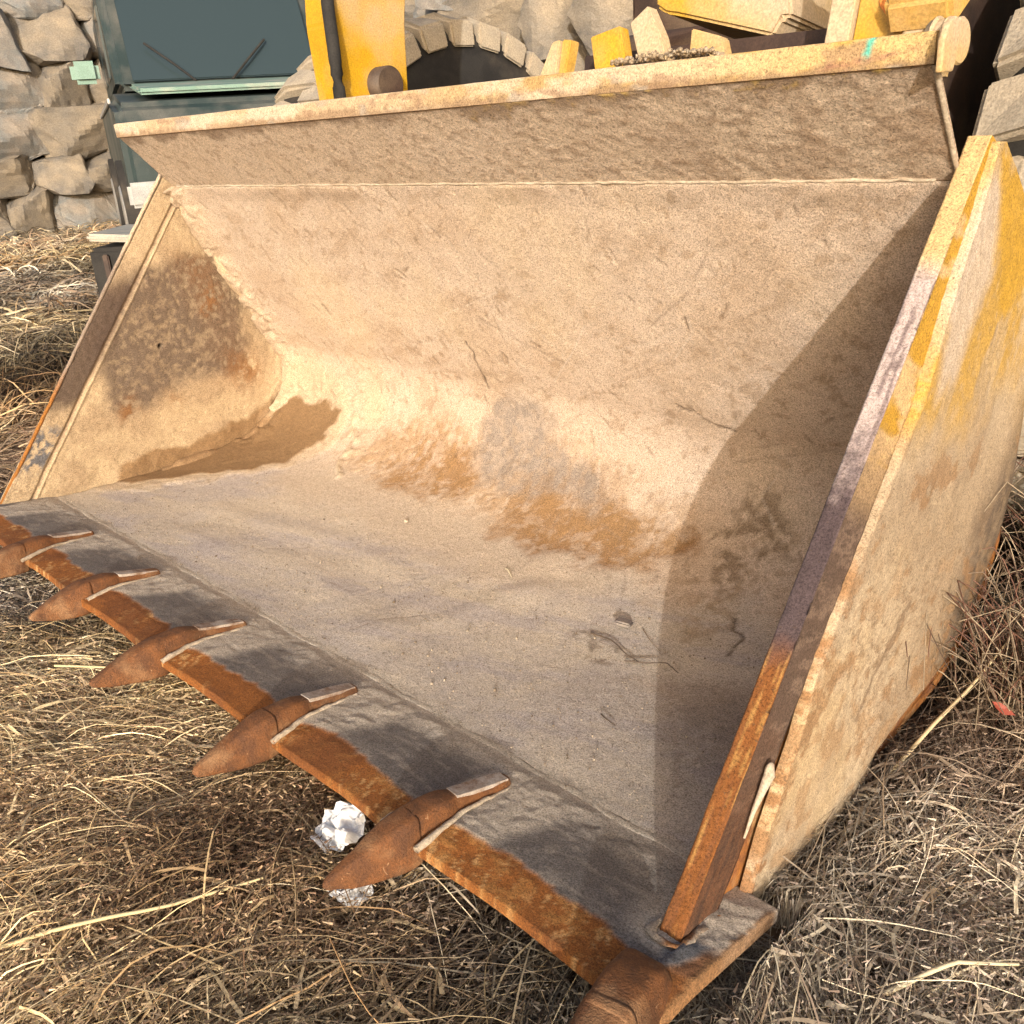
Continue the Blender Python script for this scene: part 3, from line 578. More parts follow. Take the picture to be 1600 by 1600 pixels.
# corner teeth: broad, short adapters over both corners of the edge
for cx_, rz_, lab in ((-.006, .22, 'broad corner adapter without a strap, at the right end of the edge'), (-2.165, -.10, 'broad corner adapter without a strap, at the left end of the edge')):
    M6 = Matrix.Translation((cx_ * S, .052 * S, 0)) @ Matrix.Rotation(rz_, 4, 'Z')
    ad = loft('adapter', interp_secs([(0, .018, .002, .010, 0), (-.006, .026, .0, .016, 0), (-.02, .033, -.006, .026, 0), (-.045, .037, -.02, .034, 0), (-.08, .038, -.032, .036, 0), (-.115, .037, -.040, .032, 0)], 30), M['tooth'], bucket, 26, M6, wob=.0008, seed=300, power=.26)
    ad['label'] = lab
    loft('tooth_point', interp_secs([(-.10, .0385, -.044, .0345, 0), (-.12, .0385, -.046, .030, 0), (-.16, .034, -.048, .018, 0), (-.20, .027, -.05, .004, 0), (-.235, .013, -.04, -.02, 0), (-.242, .003, -.034, -.028, 0)], 26), M['tooth'], ad, 24, M6, wob=.0008, seed=301, power=.32)

# --- bracket ribs and hinge ears welded behind the top beam
def plate(name, y0, pts, mat, th=.022):
    '''upright plate: outline in x-z standing at depth y0, running back by th'''
    bm = bmesh.new(); a = [bm.verts.new((x * S, y0 * S, z * S)) for x, z in pts]; b = [bm.verts.new((x * S, (y0 + th) * S, z * S)) for x, z in pts]; n = len(pts)
    bm.faces.new(a); bm.faces.new(b[::-1])
    for i in range(n): bm.faces.new((a[(i + 1) % n], a[i], b[i], b[(i + 1) % n]))
    bmesh.ops.recalc_face_normals(bm, faces=bm.faces); bmesh.ops.bevel(bm, geom=list(bm.edges), offset=.0025, segments=2, affect='EDGES')
    return link(name, bm_mesh(name, bm), M[mat], bucket)
plate('gap_shade_strip', .585, [(-.665, .96), (-.665, 1.050), (-.17, 1.046), (-.17, .96)], 'dark', .01)  # dark strip added as the shade between the gussets
plate('gusset', .480, [(-.6709, .99), (-.6426, 1.0493), (-.6268, 1.0514), (-.6335, .99)], 'yellow')
plate('gusset', .486, [(-.632, .99), (-.6262, 1.053), (-.6083, 1.0507), (-.6181, .99)], 'yellow_clean')
plate('gusset', .485, [(-.5514, .99), (-.5689, 1.0501), (-.5137, 1.0599), (-.4907, .99)], 'yellow_clean')
plate('gusset', .482, [(-.4626, .99), (-.4926, 1.0604), (-.4629, 1.0801), (-.4354, 1.0385), (-.4154, .99)], 'yellow')
plate('gusset', .485, [(-.3856, .99), (-.3863, 1.0429), (-.3371, 1.0283), (-.3219, .99)], 'yellow')
plate('hinge_ear', .478, [(-.1818, .985), (-.1746, 1.13), (-.1434, 1.125), (-.1510, .985)], 'yellow')
plate('hinge_ear', .486, [(-.149, .985), (-.1414, 1.13), (-.0763, 1.12), (-.0882, .985)], 'yellow_clean')
plate('hinge_ear', .481, [(-.1195, 1.0399), (-.1134, 1.12), (-.0780, 1.12), (-.0905, 1.0065)], 'orange', .004)
plate('hinge_ear', .473, [(-.0867, .985), (-.0715, 1.0346), (-.0475, 1.0637), (-.0331, 1.0617), (-.0627, .985)], 'yellow')
prism('rear_box', [(.66, .90), (.52, .955), (.54, .985), (.70, .99), (1.02, .52), (.98, .42)], -1.95, -.20, M['brown'], bucket, .004)

def cyl(name, p0, p1, r, mat, parent, n=32, r2=None):
    p0, p1 = Vector(p0), Vector(p1); d = p1 - p0
    bm = bmesh.new(); bmesh.ops.create_cone(bm, cap_ends=True, segments=n, radius1=r, radius2=r if r2 is None else r2, depth=d.length)
    ed = [e for e in bm.edges if len(e.link_faces) == 2 and abs(e.link_faces[0].normal.dot(e.link_faces[1].normal)) < .3]
    bmesh.ops.bevel(bm, geom=ed, offset=min(r * .08, .006), segments=2, affect='EDGES')
    bmesh.ops.transform(bm, matrix=Matrix.Translation((p0 + p1) / 2) @ d.to_track_quat('Z', 'Y').to_matrix().to_4x4(), verts=bm.verts)
    me = bm_mesh(name, bm, True)
    me.polygons.foreach_set('use_smooth', [len(p.vertices) == 4 for p in me.polygons]); return link(name, me, mat, parent)
cyl('hinge_tube', (-.035 * S, .446 * S, .982 * S), (-.004 * S, .446 * S, .982 * S), .024 * S, M['yellow'], bucket)
for i, x in enumerate((-.052, -.040, -.028)): cyl('seal_ring', ((x + .022) * S, .446 * S, .982 * S), ((x + .028) * S, .446 * S, .982 * S), (.027 - .0015 * i) * S, M['yellow'], bucket)

# ------------------------------------------------------------------ the loader standing behind the bucket
BM = Matrix.Translation((0, 0, H0)) @ Matrix.Rotation(-TILT, 4, 'X')
def bw(x, y, z): return BM @ Vector((x * S, y * S, z * S))
loader = empty('wheel_loader', (-1.4, 2.2, 0))
tag(loader, 'yellow wheel loader front end with lift arms and dark tyre behind the bucket', 'loader')
def lp_(p): return Vector(p) - Vector((-1.4, 2.2, 0))
def beam(name, pts, x0, x1, mat, parent=loader, bev=.008):
    bm = bmesh.new(); off = Vector((1.4, -2.2, 0))
    a = [bm.verts.new(Vector((x0, y, z)) + off) for y, z in pts]; b = [bm.verts.new(Vector((x1, y, z)) + off) for y, z in pts]; n = len(pts)
    bm.faces.new(a[::-1]); bm.faces.new(b)
    for i in range(n): bm.faces.new((a[i], a[(i + 1) % n], b[(i + 1) % n], b[i]))
    bmesh.ops.recalc_face_normals(bm, faces=bm.faces); bmesh.ops.bevel(bm, geom=list(bm.edges), offset=bev, segments=2, affect='EDGES')
    return link(name, bm_mesh(name, bm), mat, parent)
arm = [tuple(bw(0, y, z))[1:] for y, z in ((.45, 1.03), (.475, 1.0), (.62, 1.135), (.90, 1.30), (1.7, 1.60), (1.7, 1.82), (.90, 1.52), (.55, 1.26))]
beam('lift_arm', arm, -.13, -.03, M['yellow_clean'])
arm2 = [(1.06, 1.18), (1.04, 1.50), (1.10, 2.1), (1.42, 2.1), (1.32, 1.50), (1.30, 1.18)]
beam('lift_arm', arm2, -1.97, -1.85, M['yellow_clean'])
for zz_ in (1.34, 1.72): cyl('pin', lp_((-1.99, 1.20, zz_)), lp_((-1.80, 1.20, zz_)), .05, M['dark'], loader)
V, F = tube_np(catmull(np.array([(-.42, -1.17, 1.15), (-.40, -1.19, 1.4), (-.46, -1.14, 1.7), (-.40, -1.1, 2.1)]), 8), .018, 10); link('hose', mesh_np('hose', V, F), M['rubber'], loader)
def lplate(name, y0, pts, th, mat):
    bm = bmesh.new(); off = Vector((1.4, -2.2, 0)); a = [bm.verts.new(bw(x, y0, z) + off) for x, z in pts]; b = [bm.verts.new(bw(x, y0 + th, z) + off) for x, z in pts]; n = len(pts)
    bm.faces.new(a); bm.faces.new(b[::-1])
    for i in range(n): bm.faces.new((a[(i + 1) % n], a[i], b[i], b[(i + 1) % n]))
    bmesh.ops.recalc_face_normals(bm, faces=bm.faces); bmesh.ops.bevel(bm, geom=list(bm.edges), offset=.006, segments=2, affect='EDGES')
    return link(name, bm_mesh(name, bm), mat, loader)
lplate('tilt_link', .60, [(-.545, 1.20), (-.540, 1.112), (-.520, 1.100), (-.4946, 1.0943), (-.3288, 1.0491), (-.316, 1.0706), (-.3011, 1.0706), (-.325, 1.18)], .22, M['yellow'])
beam('front_frame_shade', [(1.75, .3), (1.75, 1.75), (3.0, 2.0), (3.0, .3)], -1.35, -.42, M['dark'], bev=.03)  # frame block made near-black to act as the shaded gap beside the tyre
cyl('cross_tube', lp_((-1.2, 1.55, 1.34)), lp_((-.55, 1.55, 1.34)), .07, M['brown'], loader)

M['tread'] = worn('dusty_tread_rubber', (.34, .295, .235), (.25, .215, .17), (.44, .36, .26), .5, 12, .95, .9, fine=150)
def tyre(cx, cy, cz, R0, w):
    wl = empty('front_wheel', (cx + 1.4, cy - 2.2, cz)); wl.parent = loader
    a = np.linspace(0, 2 * np.pi, 96, endpoint=False); pf = [(-.5, .60), (-.5, .78), (-.46, .90), (-.38, .95), (.38, .95), (.46, .90), (.5, .78), (.5, .60)]; n = len(pf)
    V = [(px * w, math.cos(t) * R0 * pr, math.sin(t) * R0 * pr) for t in a for px, pr in pf]
    F = [(i * n + j, ((i + 1) % 96) * n + j, ((i + 1) % 96) * n + j + 1, i * n + j + 1) for i in range(96) for j in range(n - 1)]
    ty_ = link('tyre', mesh_np('tyre', V, F, smooth=True), M['rubber'], wl)
    # chunky lugs: angled block from each shoulder to the middle, alternating sides
    nl = 30; me_ = {}
    for sd_ in (-1, 1):
        out = [(-.52, -.42), (-.30, -.50), (.06, -.16), (.06, .26), (-.30, .30), (-.52, .44)]; bm = bmesh.new()
        pitch = 2 * math.pi / nl
        def P3(u, q, h): t = q * pitch; return (sd_ * -u * w, math.cos(t) * R0 * h, math.sin(t) * R0 * h)
        lo = [bm.verts.new(P3(u, q, .93 if u > -.4 else .84)) for u, q in out]; hi = [bm.verts.new(P3(u * .97, q * .93, 1.0 if u > -.45 else .965)) for u, q in out]; m2 = len(out)
        bm.faces.new(hi); bm.faces.new(lo[::-1])
        for i in range(m2): bm.faces.new((lo[i], lo[(i + 1) % m2], hi[(i + 1) % m2], hi[i]))
        bmesh.ops.recalc_face_normals(bm, faces=bm.faces); bmesh.ops.bevel(bm, geom=list(bm.edges), offset=.012, segments=2, affect='EDGES')
        me_[sd_] = bm_mesh('lug', bm, False); me_[sd_].materials.append(M['tread'])
    for k in range(nl):
        for sd_ in (-1, 1):
            o = bpy.data.objects.new('lug', me_[sd_]); COL.objects.link(o); o.parent = ty_ if False else wl; o.rotation_euler = ((k + (.5 if sd_ > 0 else 0)) * 2 * math.pi / nl, 0, 0)
    cyl('rim', (-w * .42, 0, 0), (w * .42, 0, 0), R0 * .61, M['yellow_clean'], wl)
tyre(.05, 2.34, .82, .88, .60); tyre(-2.98, 2.32, .80, .86, .60)

# ------------------------------------------------------------------ ground
def terr(x, y):
    x = np.asarray(x, float); y = np.asarray(y, float); P = np.c_[x.ravel(), y.ravel()]
    h = (fbm(P, .5, 3, 401) - .5) * .10 + (fbm(P, 2.2, 4, 402) - .5) * .07 + (fbm(P, 9, 3, 403) - .5) * .035 + .012
    near = ss(P[:, 0], -3.3, -2.9) * (1 - ss(P[:, 1], 1.0, 1.5)) * ss(P[:, 1], -.45, .10); h = h - near * .05 * ss(-P[:, 0], -.1, .1)
    h = h + .34 * ss(-P[:, 0], 2.9, 4.6) * ss(P[:, 1], -.9, .6) + .10 * ss(P[:, 1], 1.0, 2.2) * ss(P[:, 0], -.2, .4)
    return h.reshape(x.shape)
def axis(lo, hi, dense0, dense1, d, far):
    a = list(np.arange(dense0, dense1, d)); x = dense0; g = d
    while x > lo: g *= 1.25; x -= g; a.insert(0, x)
    x = a[-1]; g = d
    while x < hi: g *= 1.25; x += g; a.append(x)
    return np.array(a)
gx = axis(-220, 220, -4.2, 1.6, .025, 0); gy = axis(-220, 220, -1.6, 2.4, .025, 0)
GX, GY = np.meshgrid(gx, gy, indexing='ij'); GZ = terr(GX, GY)
soil, t, b = new_mat('dry_soil'); tc = N(t, 'ShaderNodeTexCoord').outputs['Object']
n1 = noise(t, tc, 5, 6, .65); n2 = noise(t, tc, 90, 5, .75); n3 = noise(t, tc, .6, 4, .6)
cc = ramp(t, n1, [(.3, (.055, .036, .024)), (.5, (.12, .082, .052)), (.68, (.24, .17, .10))])
cc = mrgb(t, cc, (.40, .30, .20), ramp(t, n3, [(.5, (0, 0, 0)), (.75, (1, 1, 1))])); cc = mrgb(t, cc, ramp(t, n2, [(.3, (.5,) * 3), (.7, (1.4,) * 3)]), 1.0, 'MULTIPLY')
t.links.new(cc, b.inputs['Base Color']); b.inputs['Roughness'].default_value = 1; b.inputs['Specular IOR Level'].default_value = .1
bp = N(t, 'ShaderNodeBump'); bp.inputs['Strength'].default_value = .8; bp.inputs['Distance'].default_value = .02; t.links.new(n2, bp.inputs['Height']); t.links.new(bp.outputs[0], b.inputs['Normal'])
g = link('ground', mesh_np('ground', np.c_[GX.ravel(), GY.ravel(), GZ.ravel()], gridfaces(len(gx), len(gy))), soil); g['kind'] = 'structure'

# ------------------------------------------------------------------ dry grass
straw, t, b = new_mat('dry_straw')
at = N(t, 'ShaderNodeAttribute', attribute_name='tint').outputs['Color']; tc = N(t, 'ShaderNodeTexCoord').outputs['Object']
cc = mrgb(t, at, ramp(t, noise(t, tc, 120, 3, .7), [(.3, (.65,) * 3), (.7, (1.2,) * 3)]), .8, 'MULTIPLY')
t.links.new(cc, b.inputs['Base Color']); b.inputs['Roughness'].default_value = .65; b.inputs['Specular IOR Level'].default_value = .3
RW = np.array(Rw); CW = np.array(CAMP)
def in_view(x, y, z, margin=.22):
    p = (np.c_[x, y, z] - CW) @ RW.T; k = 1453.956 / 800
    return (p[:, 2] > .1) & (np.abs(p[:, 0] * k / p[:, 2]) < 1 + margin) & (np.abs(p[:, 1] * k / p[:, 2]) < 1 + margin)
def blades(n, rng, lx, ly, length, width, zlo, zhi, lift, curl, dirmode, tints, seg=5, tubes=False, keep=None, jit=.7):
    x = rng.uniform(*lx, n); y = rng.uniform(*ly, n); z = terr(x, y)
    ok = in_view(x, y, z) & ~((x > -2.75) & (x < -.08) & (y > .22) & (y < 1.4))
    dist = np.hypot(x - CW[0], y - CW[1]); ok &= rng.random(n) < np.clip(2.2 / dist, 0, 1) ** (1.3 if lx[0] > -6 else .6)
    if keep is not None: ok &= keep(x, y, rng)
    x, y, z = x[ok], y[ok], z[ok]; n = len(x); P = np.c_[x, y]; dist = dist[ok]
    if dirmode == 'flow': th = (fbm(P, 1.1, 3, 501) - .5) * 9 + rng.normal(0, jit, n) + .9
    else: th = rng.uniform(0, 2 * np.pi, n)
    L = length[0] + (length[1] - length[0]) * rng.random(n) ** 1.5; w = width[0] + (width[1] - width[0]) * rng.random(n) ** 2
    w = w * np.clip(dist / 2.0, 1, 2.4)
    tt = np.linspace(0, 1, seg + 1); cu = rng.normal(0, curl, n); cu2 = rng.normal(0, curl, n); up = np.abs(rng.normal(0, lift, n))
    z0 = z + zlo + (zhi - zlo) * rng.random(n) + .0
    pts = np.zeros((n, seg + 1, 3)); px, py = x.copy(), y.copy(); ang = th.copy(); ds = L / seg
    for k in range(seg + 1):
        pts[:, k, 0] = px; pts[:, k, 1] = py
        pts[:, k, 2] = z0 + up * 4 * tt[k] * (1 - tt[k]) * L + (terr(px, py) - z) * .9
        ang = ang + (cu + cu2 * math.cos(k * 1.7)) / seg; px = px + np.cos(ang) * ds; py = py + np.sin(ang) * ds
    pts[:, :, 2] += rng.normal(0, .5, (n, seg + 1)) * .002
    fx, fy = pts[:, :, 0], pts[:, :, 1]; cap = np.where((fx > -3.05) & (fx < .09) & (fy > -.35), H0 - .176 * np.clip(fy, 0, 9) - .055 + .45 * np.clip(-fy - .02, 0, 1), 9.)
    cap = np.where((fx > -.06) & (fx < .09) & (fy > .34), 9., cap); pts[:, :, 2] = np.minimum(pts[:, :, 2], cap + rng.uniform(-.012, .0, (n, 1)))
    T = np.gradient(pts, axis=1); T /= np.linalg.norm(T, axis=2)[:, :, None]
    sd = np.cross(T, np.array([0, 0, 1.0])); sd /= np.linalg.norm(sd, axis=2)[:, :, None] + 1e-9; nn_ = np.cross(sd, T)
    ro = rng.uniform(-1.0, 1.0, n)[:, None, None]; wd = (w[:, None] * (1 - .75 * tt[None, :] ** 2))[:, :, None]
    ti = np.array(tints)[rng.integers(0, len(tints), n)] * rng.uniform(.7, 1.55, n)[:, None]
    patch = .28 + 1.15 * ss(fbm(P, 1.6, 3, 520), .34, .62); ti = ti * patch[:, None]; grey_ = ss(fbm(P, 1.0, 3, 530), .42, .62)[:, None]
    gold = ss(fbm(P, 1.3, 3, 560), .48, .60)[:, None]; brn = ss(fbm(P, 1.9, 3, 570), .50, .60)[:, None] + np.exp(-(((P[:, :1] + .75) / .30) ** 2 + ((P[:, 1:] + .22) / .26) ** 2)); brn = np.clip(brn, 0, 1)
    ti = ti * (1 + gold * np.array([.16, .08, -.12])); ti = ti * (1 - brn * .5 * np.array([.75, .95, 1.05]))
    lum = ti.mean(1)[:, None]; ti = ti * (1 - .38 * grey_) + lum * np.array([1.03, .97, .88]) * .38 * grey_
    if tubes:
        k = 3; V = []
        for a in range(3):
            an = a * 2.0944 + ro * 3; V.append(pts + wd * .5 * (np.cos(an) * sd + np.sin(an) * nn_))
        V = np.stack(V, 2)                                            # n, seg+1, 3, xyz
    else:
        k = 2; e = wd * .5 * (np.cos(ro) * sd + np.sin(ro) * nn_); V = np.stack([pts - e, pts + e], 2)
    m_ = (seg + 1) * k; base = (np.arange(n) * m_)[:, None]; F = []
    for s_ in range(seg):
        for a in range(3 if tubes else 1):
            a2 = (a + 1) % k; F.append(base + np.array([s_ * k + a, s_ * k + a2, (s_ + 1) * k + a2, (s_ + 1) * k + a])[None])
    return V.reshape(-1, 3), np.concatenate(F), np.repeat(ti, m_, axis=0)
rg = np.random.default_rng(11)
TAN = [(.58, .50, .36), (.46, .375, .25), (.40, .33, .22), (.36, .305, .225), (.28, .24, .185), (.54, .45, .30), (.22, .175, .125), (.36, .26, .16)]
DK = [(.10, .07, .05), (.16, .115, .08), (.20, .15, .11), (.13, .085, .06), (.27, .21, .15)]
parts_ = [blades(150000, rg, (-4.8, 1.3), (-1.1, 2.6), (.05, .18), (.0015, .0035), .0, .03, .15, .9, 'rand', DK + TAN[2:4], 4),
          blades(150000, rg, (-4.8, 1.3), (-1.1, 2.6), (.05, .26), (.0010, .0034), .015, .06, .10, .35, 'flow', TAN + DK[2:], 6, jit=.38, keep=lambda x, y, r: r.random(len(x)) > .85 * np.exp(-(((x + .72) / .26) ** 2 + ((y + .22) / .24) ** 2))),
          blades(60000, rg, (-11, -4.4), (-2.5, 6.5), (.10, .34), (.003, .006), .0, .10, .15, .7, 'rand', TAN, 4),
          blades(9000, rg, (-3.2, 1.3), (-1.1, 2.2), (.04, .13), (.005, .009), .03, .07, .1, .5, 'rand', [(.34, .28, .20), (.42, .35, .24), (.26, .20, .14)], 5),
          blades(17000, rg, (-4.8, 1.3), (-1.1, 2.6), (.10, .42), (.0015, .0036), .03, .06, .07, .35, 'rand', TAN, 8, True)]
def merge(ps):
    o = 0; Vs, Fs, Ts = [], [], []
    for V, F, T in ps: Vs.append(V); Fs.append(F + o); Ts.append(T); o += len(V)
    return np.concatenate(Vs), np.concatenate(Fs), np.concatenate(Ts)
V, F, T = merge(parts_); 
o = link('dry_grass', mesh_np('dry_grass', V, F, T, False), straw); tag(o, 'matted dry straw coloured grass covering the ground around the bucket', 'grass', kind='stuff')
# crumbly seed heads and chaff in dark patches
chf = lambda x, y: np.clip(.35 + ss(fbm(np.c_[x, y], 2.0, 3, 540), .42, .56) * .65 + 1.2 * np.exp(-(((x + .72) / .26) ** 2 + ((y + .22) / .24) ** 2)), 0, 1)
kf = lambda x, y, r: r.random(len(x)) < chf(x, y)
V, F, T = blades(620000, rg, (-3.0, 1.0), (-1.0, 1.0), (.005, .018), (.0018, .0042), .028, .082, .5, 2.5, 'rand', DK + [(.36, .28, .22), (.44, .35, .26), (.30, .21, .16), (.48, .40, .29), (.38, .31, .24)], 1, keep=kf)
o = link('grass_chaff', mesh_np('grass_chaff', V, F, T, False), straw); tag(o, 'brown crumbly seed chaff lying between the dry grass stalks', 'chaff', kind='stuff')

# ------------------------------------------------------------------ retaining wall of rough stones
stone_m = worn('weathered_stone', (.20, .175, .145), (.13, .12, .11), (.29, .235, .17), .5, 4, .95, 1.0, fine=60)
stone_b = worn('blue_grey_stone', (.17, .18, .18), (.22, .20, .18), (.29, .24, .19), .4, 4, .95, 1.0, fine=60)
def stone_mesh(seed):
    bm = bmesh.new(); bmesh.ops.create_cube(bm, size=1); bmesh.ops.subdivide_edges(bm, edges=bm.edges, cuts=11, use_grid_fill=True)
    P = np.array([v.co for v in bm.verts]); r = np.linalg.norm(P, axis=1)[:, None]
    rs = np.random.default_rng(seed); Q = P * 1.08
    for k in range(16):
        d = rs.normal(size=3); d /= np.linalg.norm(d); off = rs.uniform(.40, .52) * (1 + .35 * (np.abs(d).max() < .8)); t = Q @ d - off; Q = Q - np.where(t > 0, t, 0)[:, None] * d
    Q = Q + (np.c_[fbm(P, 4, 4, seed + 3, .6), fbm(P, 4, 4, seed + 14, .6), fbm(P, 4, 4, seed + 26, .6)] - .5) * .10
    for v, q_ in zip(bm.verts, Q): v.co = q_
    return bm_mesh('stone', bm, False)
SM = [stone_mesh(600 + 5 * i) for i in range(8)]
for i, s_ in enumerate(SM): s_.materials.append(stone_m if i % 3 else stone_b)
def wall(name, label, p0, p1, h, cell, sd_, backing=True):
    root = empty(name, (p0[0], p0[1], 0)); tag(root, label, 'wall'); r = random.Random(sd_)
    d = Vector((p1[0] - p0[0], p1[1] - p0[1], 0)); L = d.length; d.normalize(); nrm_ = Vector((d.y, -d.x, 0)); ang = math.atan2(d.y, d.x)
    z = 0; row = 0
    while z < h:
        rh = cell * r.uniform(.75, 1.15); x = -cell * r.random()
        while x < L:
            w = cell * r.uniform(.9, 1.9); o = bpy.data.objects.new('stone', SM[r.randrange(8)]); COL.objects.link(o); o.parent = root
            o.location = d * (x + w / 2) + nrm_ * r.uniform(-.04, .05) + Vector((0, 0, z + rh / 2 + r.uniform(-.02, .02)))
            o.scale = (w * 1.12, cell * 1.5, rh * 1.2); o.rotation_euler = (r.uniform(-.12, .12), r.uniform(-.14, .14), ang + r.uniform(-.1, .1)); x += w
        z += rh; row += 1
    bm = bmesh.new(); bmesh.ops.create_cube(bm, size=1)
    for v in bm.verts: v.co = Vector((v.co.x * L + L / 2, v.co.y * .3 + cell * .55, v.co.z * h + h / 2 - .05))
    bmesh.ops.transform(bm, matrix=Matrix.Rotation(ang, 4, 'Z'), verts=bm.verts); link('mortar', bm_mesh('mortar', bm), soil, root)
wall('stone_wall', 'wall of big grey stones rising behind the right side of the bucket', (-4.5, 3.9), (2.2, 3.9), 2.5, .34, 3)
wall('stone_wall', 'long pale rubble wall closing the yard on the far left behind the green vehicle', (-11.5, -1.5), (-10.5, 7.5), 3.0, .45, 4)
wall('stone_wall', 'rubble wall at the back of the yard behind the loader and the green vehicle', (-10.8, 7.2), (-4.4, 5.2), 3.0, .42, 5)

# ------------------------------------------------------------------ dark green vehicle parked on the left
glass, t, b = new_mat('dusty_dark_glass'); b.inputs['Base Color'].default_value = (.03, .045, .05, 1); b.inputs['Roughness'].default_value = .12; b.inputs['Specular IOR Level'].default_value = .6
VP = Vector((-8.05, 4.15, .30)); vr = math.radians(-22)
veh = empty('parked_vehicle', VP, (0, 0, vr)); veh.scale = (1.25, 1.25, 1.25); tag(veh, 'dark green boxy vehicle parked beyond the left end of the bucket', 'vehicle')
def vbody(name, pts, w, mat, y0=None, bev=.04):     # side outline in x-z, width along y
    bm = bmesh.new(); a = [bm.verts.new((x, -w / 2, z)) for x, z in pts]; b_ = [bm.verts.new((x, w / 2, z)) for x, z in pts]; n = len(pts)
    bm.faces.new(a[::-1]); bm.faces.new(b_)
    for i in range(n): bm.faces.new((a[i], a[(i + 1) % n], b_[(i + 1) % n], b_[i]))
    bmesh.ops.recalc_face_normals(bm, faces=bm.faces); bmesh.ops.bevel(bm, geom=list(bm.edges), offset=bev, segments=3, affect='EDGES')
    return link(name, bm_mesh(name, bm, False), mat, veh)
vbody('body', [(-1.6, .40), (-1.6, 1.05), (.55, 1.08), (1.55, .98), (1.65, .80), (1.65, .40)], 1.62, M['green'], bev=.05)
vbody('cabin', [(-1.55, 1.06), (-1.42, 1.78), (.12, 1.80), (.62, 1.09)], 1.46, M['green'], bev=.05)
box('windscreen', (.40, 0, 1.44), (.02, 1.24, .72), glass, veh, .006, Matrix.Rotation(math.radians(-34), 3, 'Y'))
for sgn in (-1, 1):
    box('side_window', (-.28, sgn * .735, 1.43), (.70, .02, .46), glass, veh, .006)
    box('side_window', (-1.02, sgn * .735, 1.43), (.58, .02, .46), glass, veh, .006)
    box('trim_strip', (-.1, sgn * .82, 1.00), (3.0, .015, .03), M['chrome'], veh, .003)
    box('door_mirror', (.42, sgn * .90, 1.22), (.10, .18, .14), M['palegreen'], veh, .03)
    hl = empty('headlight', (1.655, sgn * .56, .74)); hl.parent = veh
    cyl('lens', (0, 0, 0), (.03, 0, 0), .10, glass, hl); cyl('bezel', (-.02, 0, 0), (.015, 0, 0), .12, M['chrome'], hl)
    for xw in (-1.05, 1.05):
        wh = empty('wheel', (xw, sgn * .74, .33)); wh.parent = veh
        cyl('tyre', (0, -.11, 0), (0, .11, 0), .34, M['rubber'], wh, 40); cyl('rim', (0, -.12, 0), (0, .12, 0), .19, M['chrome'], wh, 24)
box('bonnet_panel', (1.05, 0, 1.075), (.85, 1.30, .035), M['palegreen'], veh, .015, Matrix.Rotation(math.radians(5), 3, 'Y'))
for sgn in (-1, 1):
    V, F = tube_np(np.array([(.66, sgn * .12 - .1, 1.13), (.60, sgn * .25 - .1, 1.25), (.50, sgn * .40 - .1, 1.38)]), .008, 6); link('wiper', mesh_np('wiper', V, F), M['rubber'], veh)
box('grille', (1.655, 0, .74), (.03, .70, .22), M['dark'], veh, .008)
box('bumper', (1.72, 0, .48), (.10, 1.66, .14), M['chrome'], veh, .02)

bin_ = empty('scrap_bin', (-4.16, 1.44, .24), (0, 0, .75)); tag(bin_, 'low dark steel bin with pale dusty lid beyond the left side of the bucket', 'bin')
box('body', (0, 0, .26), (.44, .46, .56), M['rubber'], bin_, .02)
box('lid', (.02, 0, .575), (.46, .48, .035), worn('pale_dusty_lid', (.36, .34, .29), (.22, .22, .2), (.5, .43, .33), .5, 12), bin_, .012, Matrix.Rotation(.08, 3, 'Y'))
for x_ in (-.13, .13): box('rib', (x_, -.242, .28), (.03, .02, .46), M['dark'], bin_, .005)

# ------------------------------------------------------------------ small things in and round the bucket
def bpos(x, y, z): return BM @ Vector((x * S, y * S, z * S))
def prof_pt(x, v, off=0.0):
    y = float(np.interp(v, PL, PD[:, 0])); z = float(np.interp(v, PL, PD[:, 1])); a = float(np.interp(v, PL, ty)); b_ = float(np.interp(v, PL, tz))
    return BM @ Vector((x * S, (y - b_ * off) * S, (z + a * off) * S))
chipm = worn('grey_chip', (.16, .13, .12), (.22, .19, .17), (.3, .25, .2), .3, 40, .9, .3)
def lump(name, loc, sc, mat, seed, rz=0, rx=0):
    bm = bmesh.new(); bmesh.ops.create_icosphere(bm, subdivisions=2, radius=1)
    for v in bm.verts:
        k = 1 + (vn(np.array([[v.co.x * 1.3 + seed, v.co.y * 1.3, v.co.z * 1.3]]) , seed)[0] - .5) * .6
        v.co = Vector((v.co.x * sc[0], v.co.y * sc[1], v.co.z * sc[2])) * k
    o = link(name, bm_mesh(name, bm, False), mat); o.location = loc; o.rotation_euler = (rx - TILT, 0, rz); return o
box_ = box('stone_chip', (0, 0, 0), (.042, .030, .012), chipm, None, .004); box_.location = prof_pt(-.527, .43, .010); box_.rotation_euler = (-TILT + .1, .12, .35)
tag(box_, 'small dark grey square chip lying on the bucket floor', 'chip')
tag(lump('pebble', prof_pt(-1.25, .491, .006), (.010, .008, .008), M['weld'], 3), 'tiny pale pebble on the smooth dust of the bucket floor', 'pebble')
def stalk(name, pts, r, col, label, cat, world=True):
    mt, t, b = new_mat(name + '_skin'); b.inputs['Roughness'].default_value = .7; tc = N(t, 'ShaderNodeTexCoord').outputs['Object']
    t.links.new(mrgb(t, col, tuple(x * .7 for x in col), noise(t, tc, 90, 3, .6)), b.inputs['Base Color'])
    P = catmull(np.array([tuple(p) for p in pts]), 6); V, F = tube_np(P, np.linspace(r, r * .55, len(P)), 7, r * .5, 3)
    return tag(link(name, mesh_np(name, V, F), mt), label, cat)
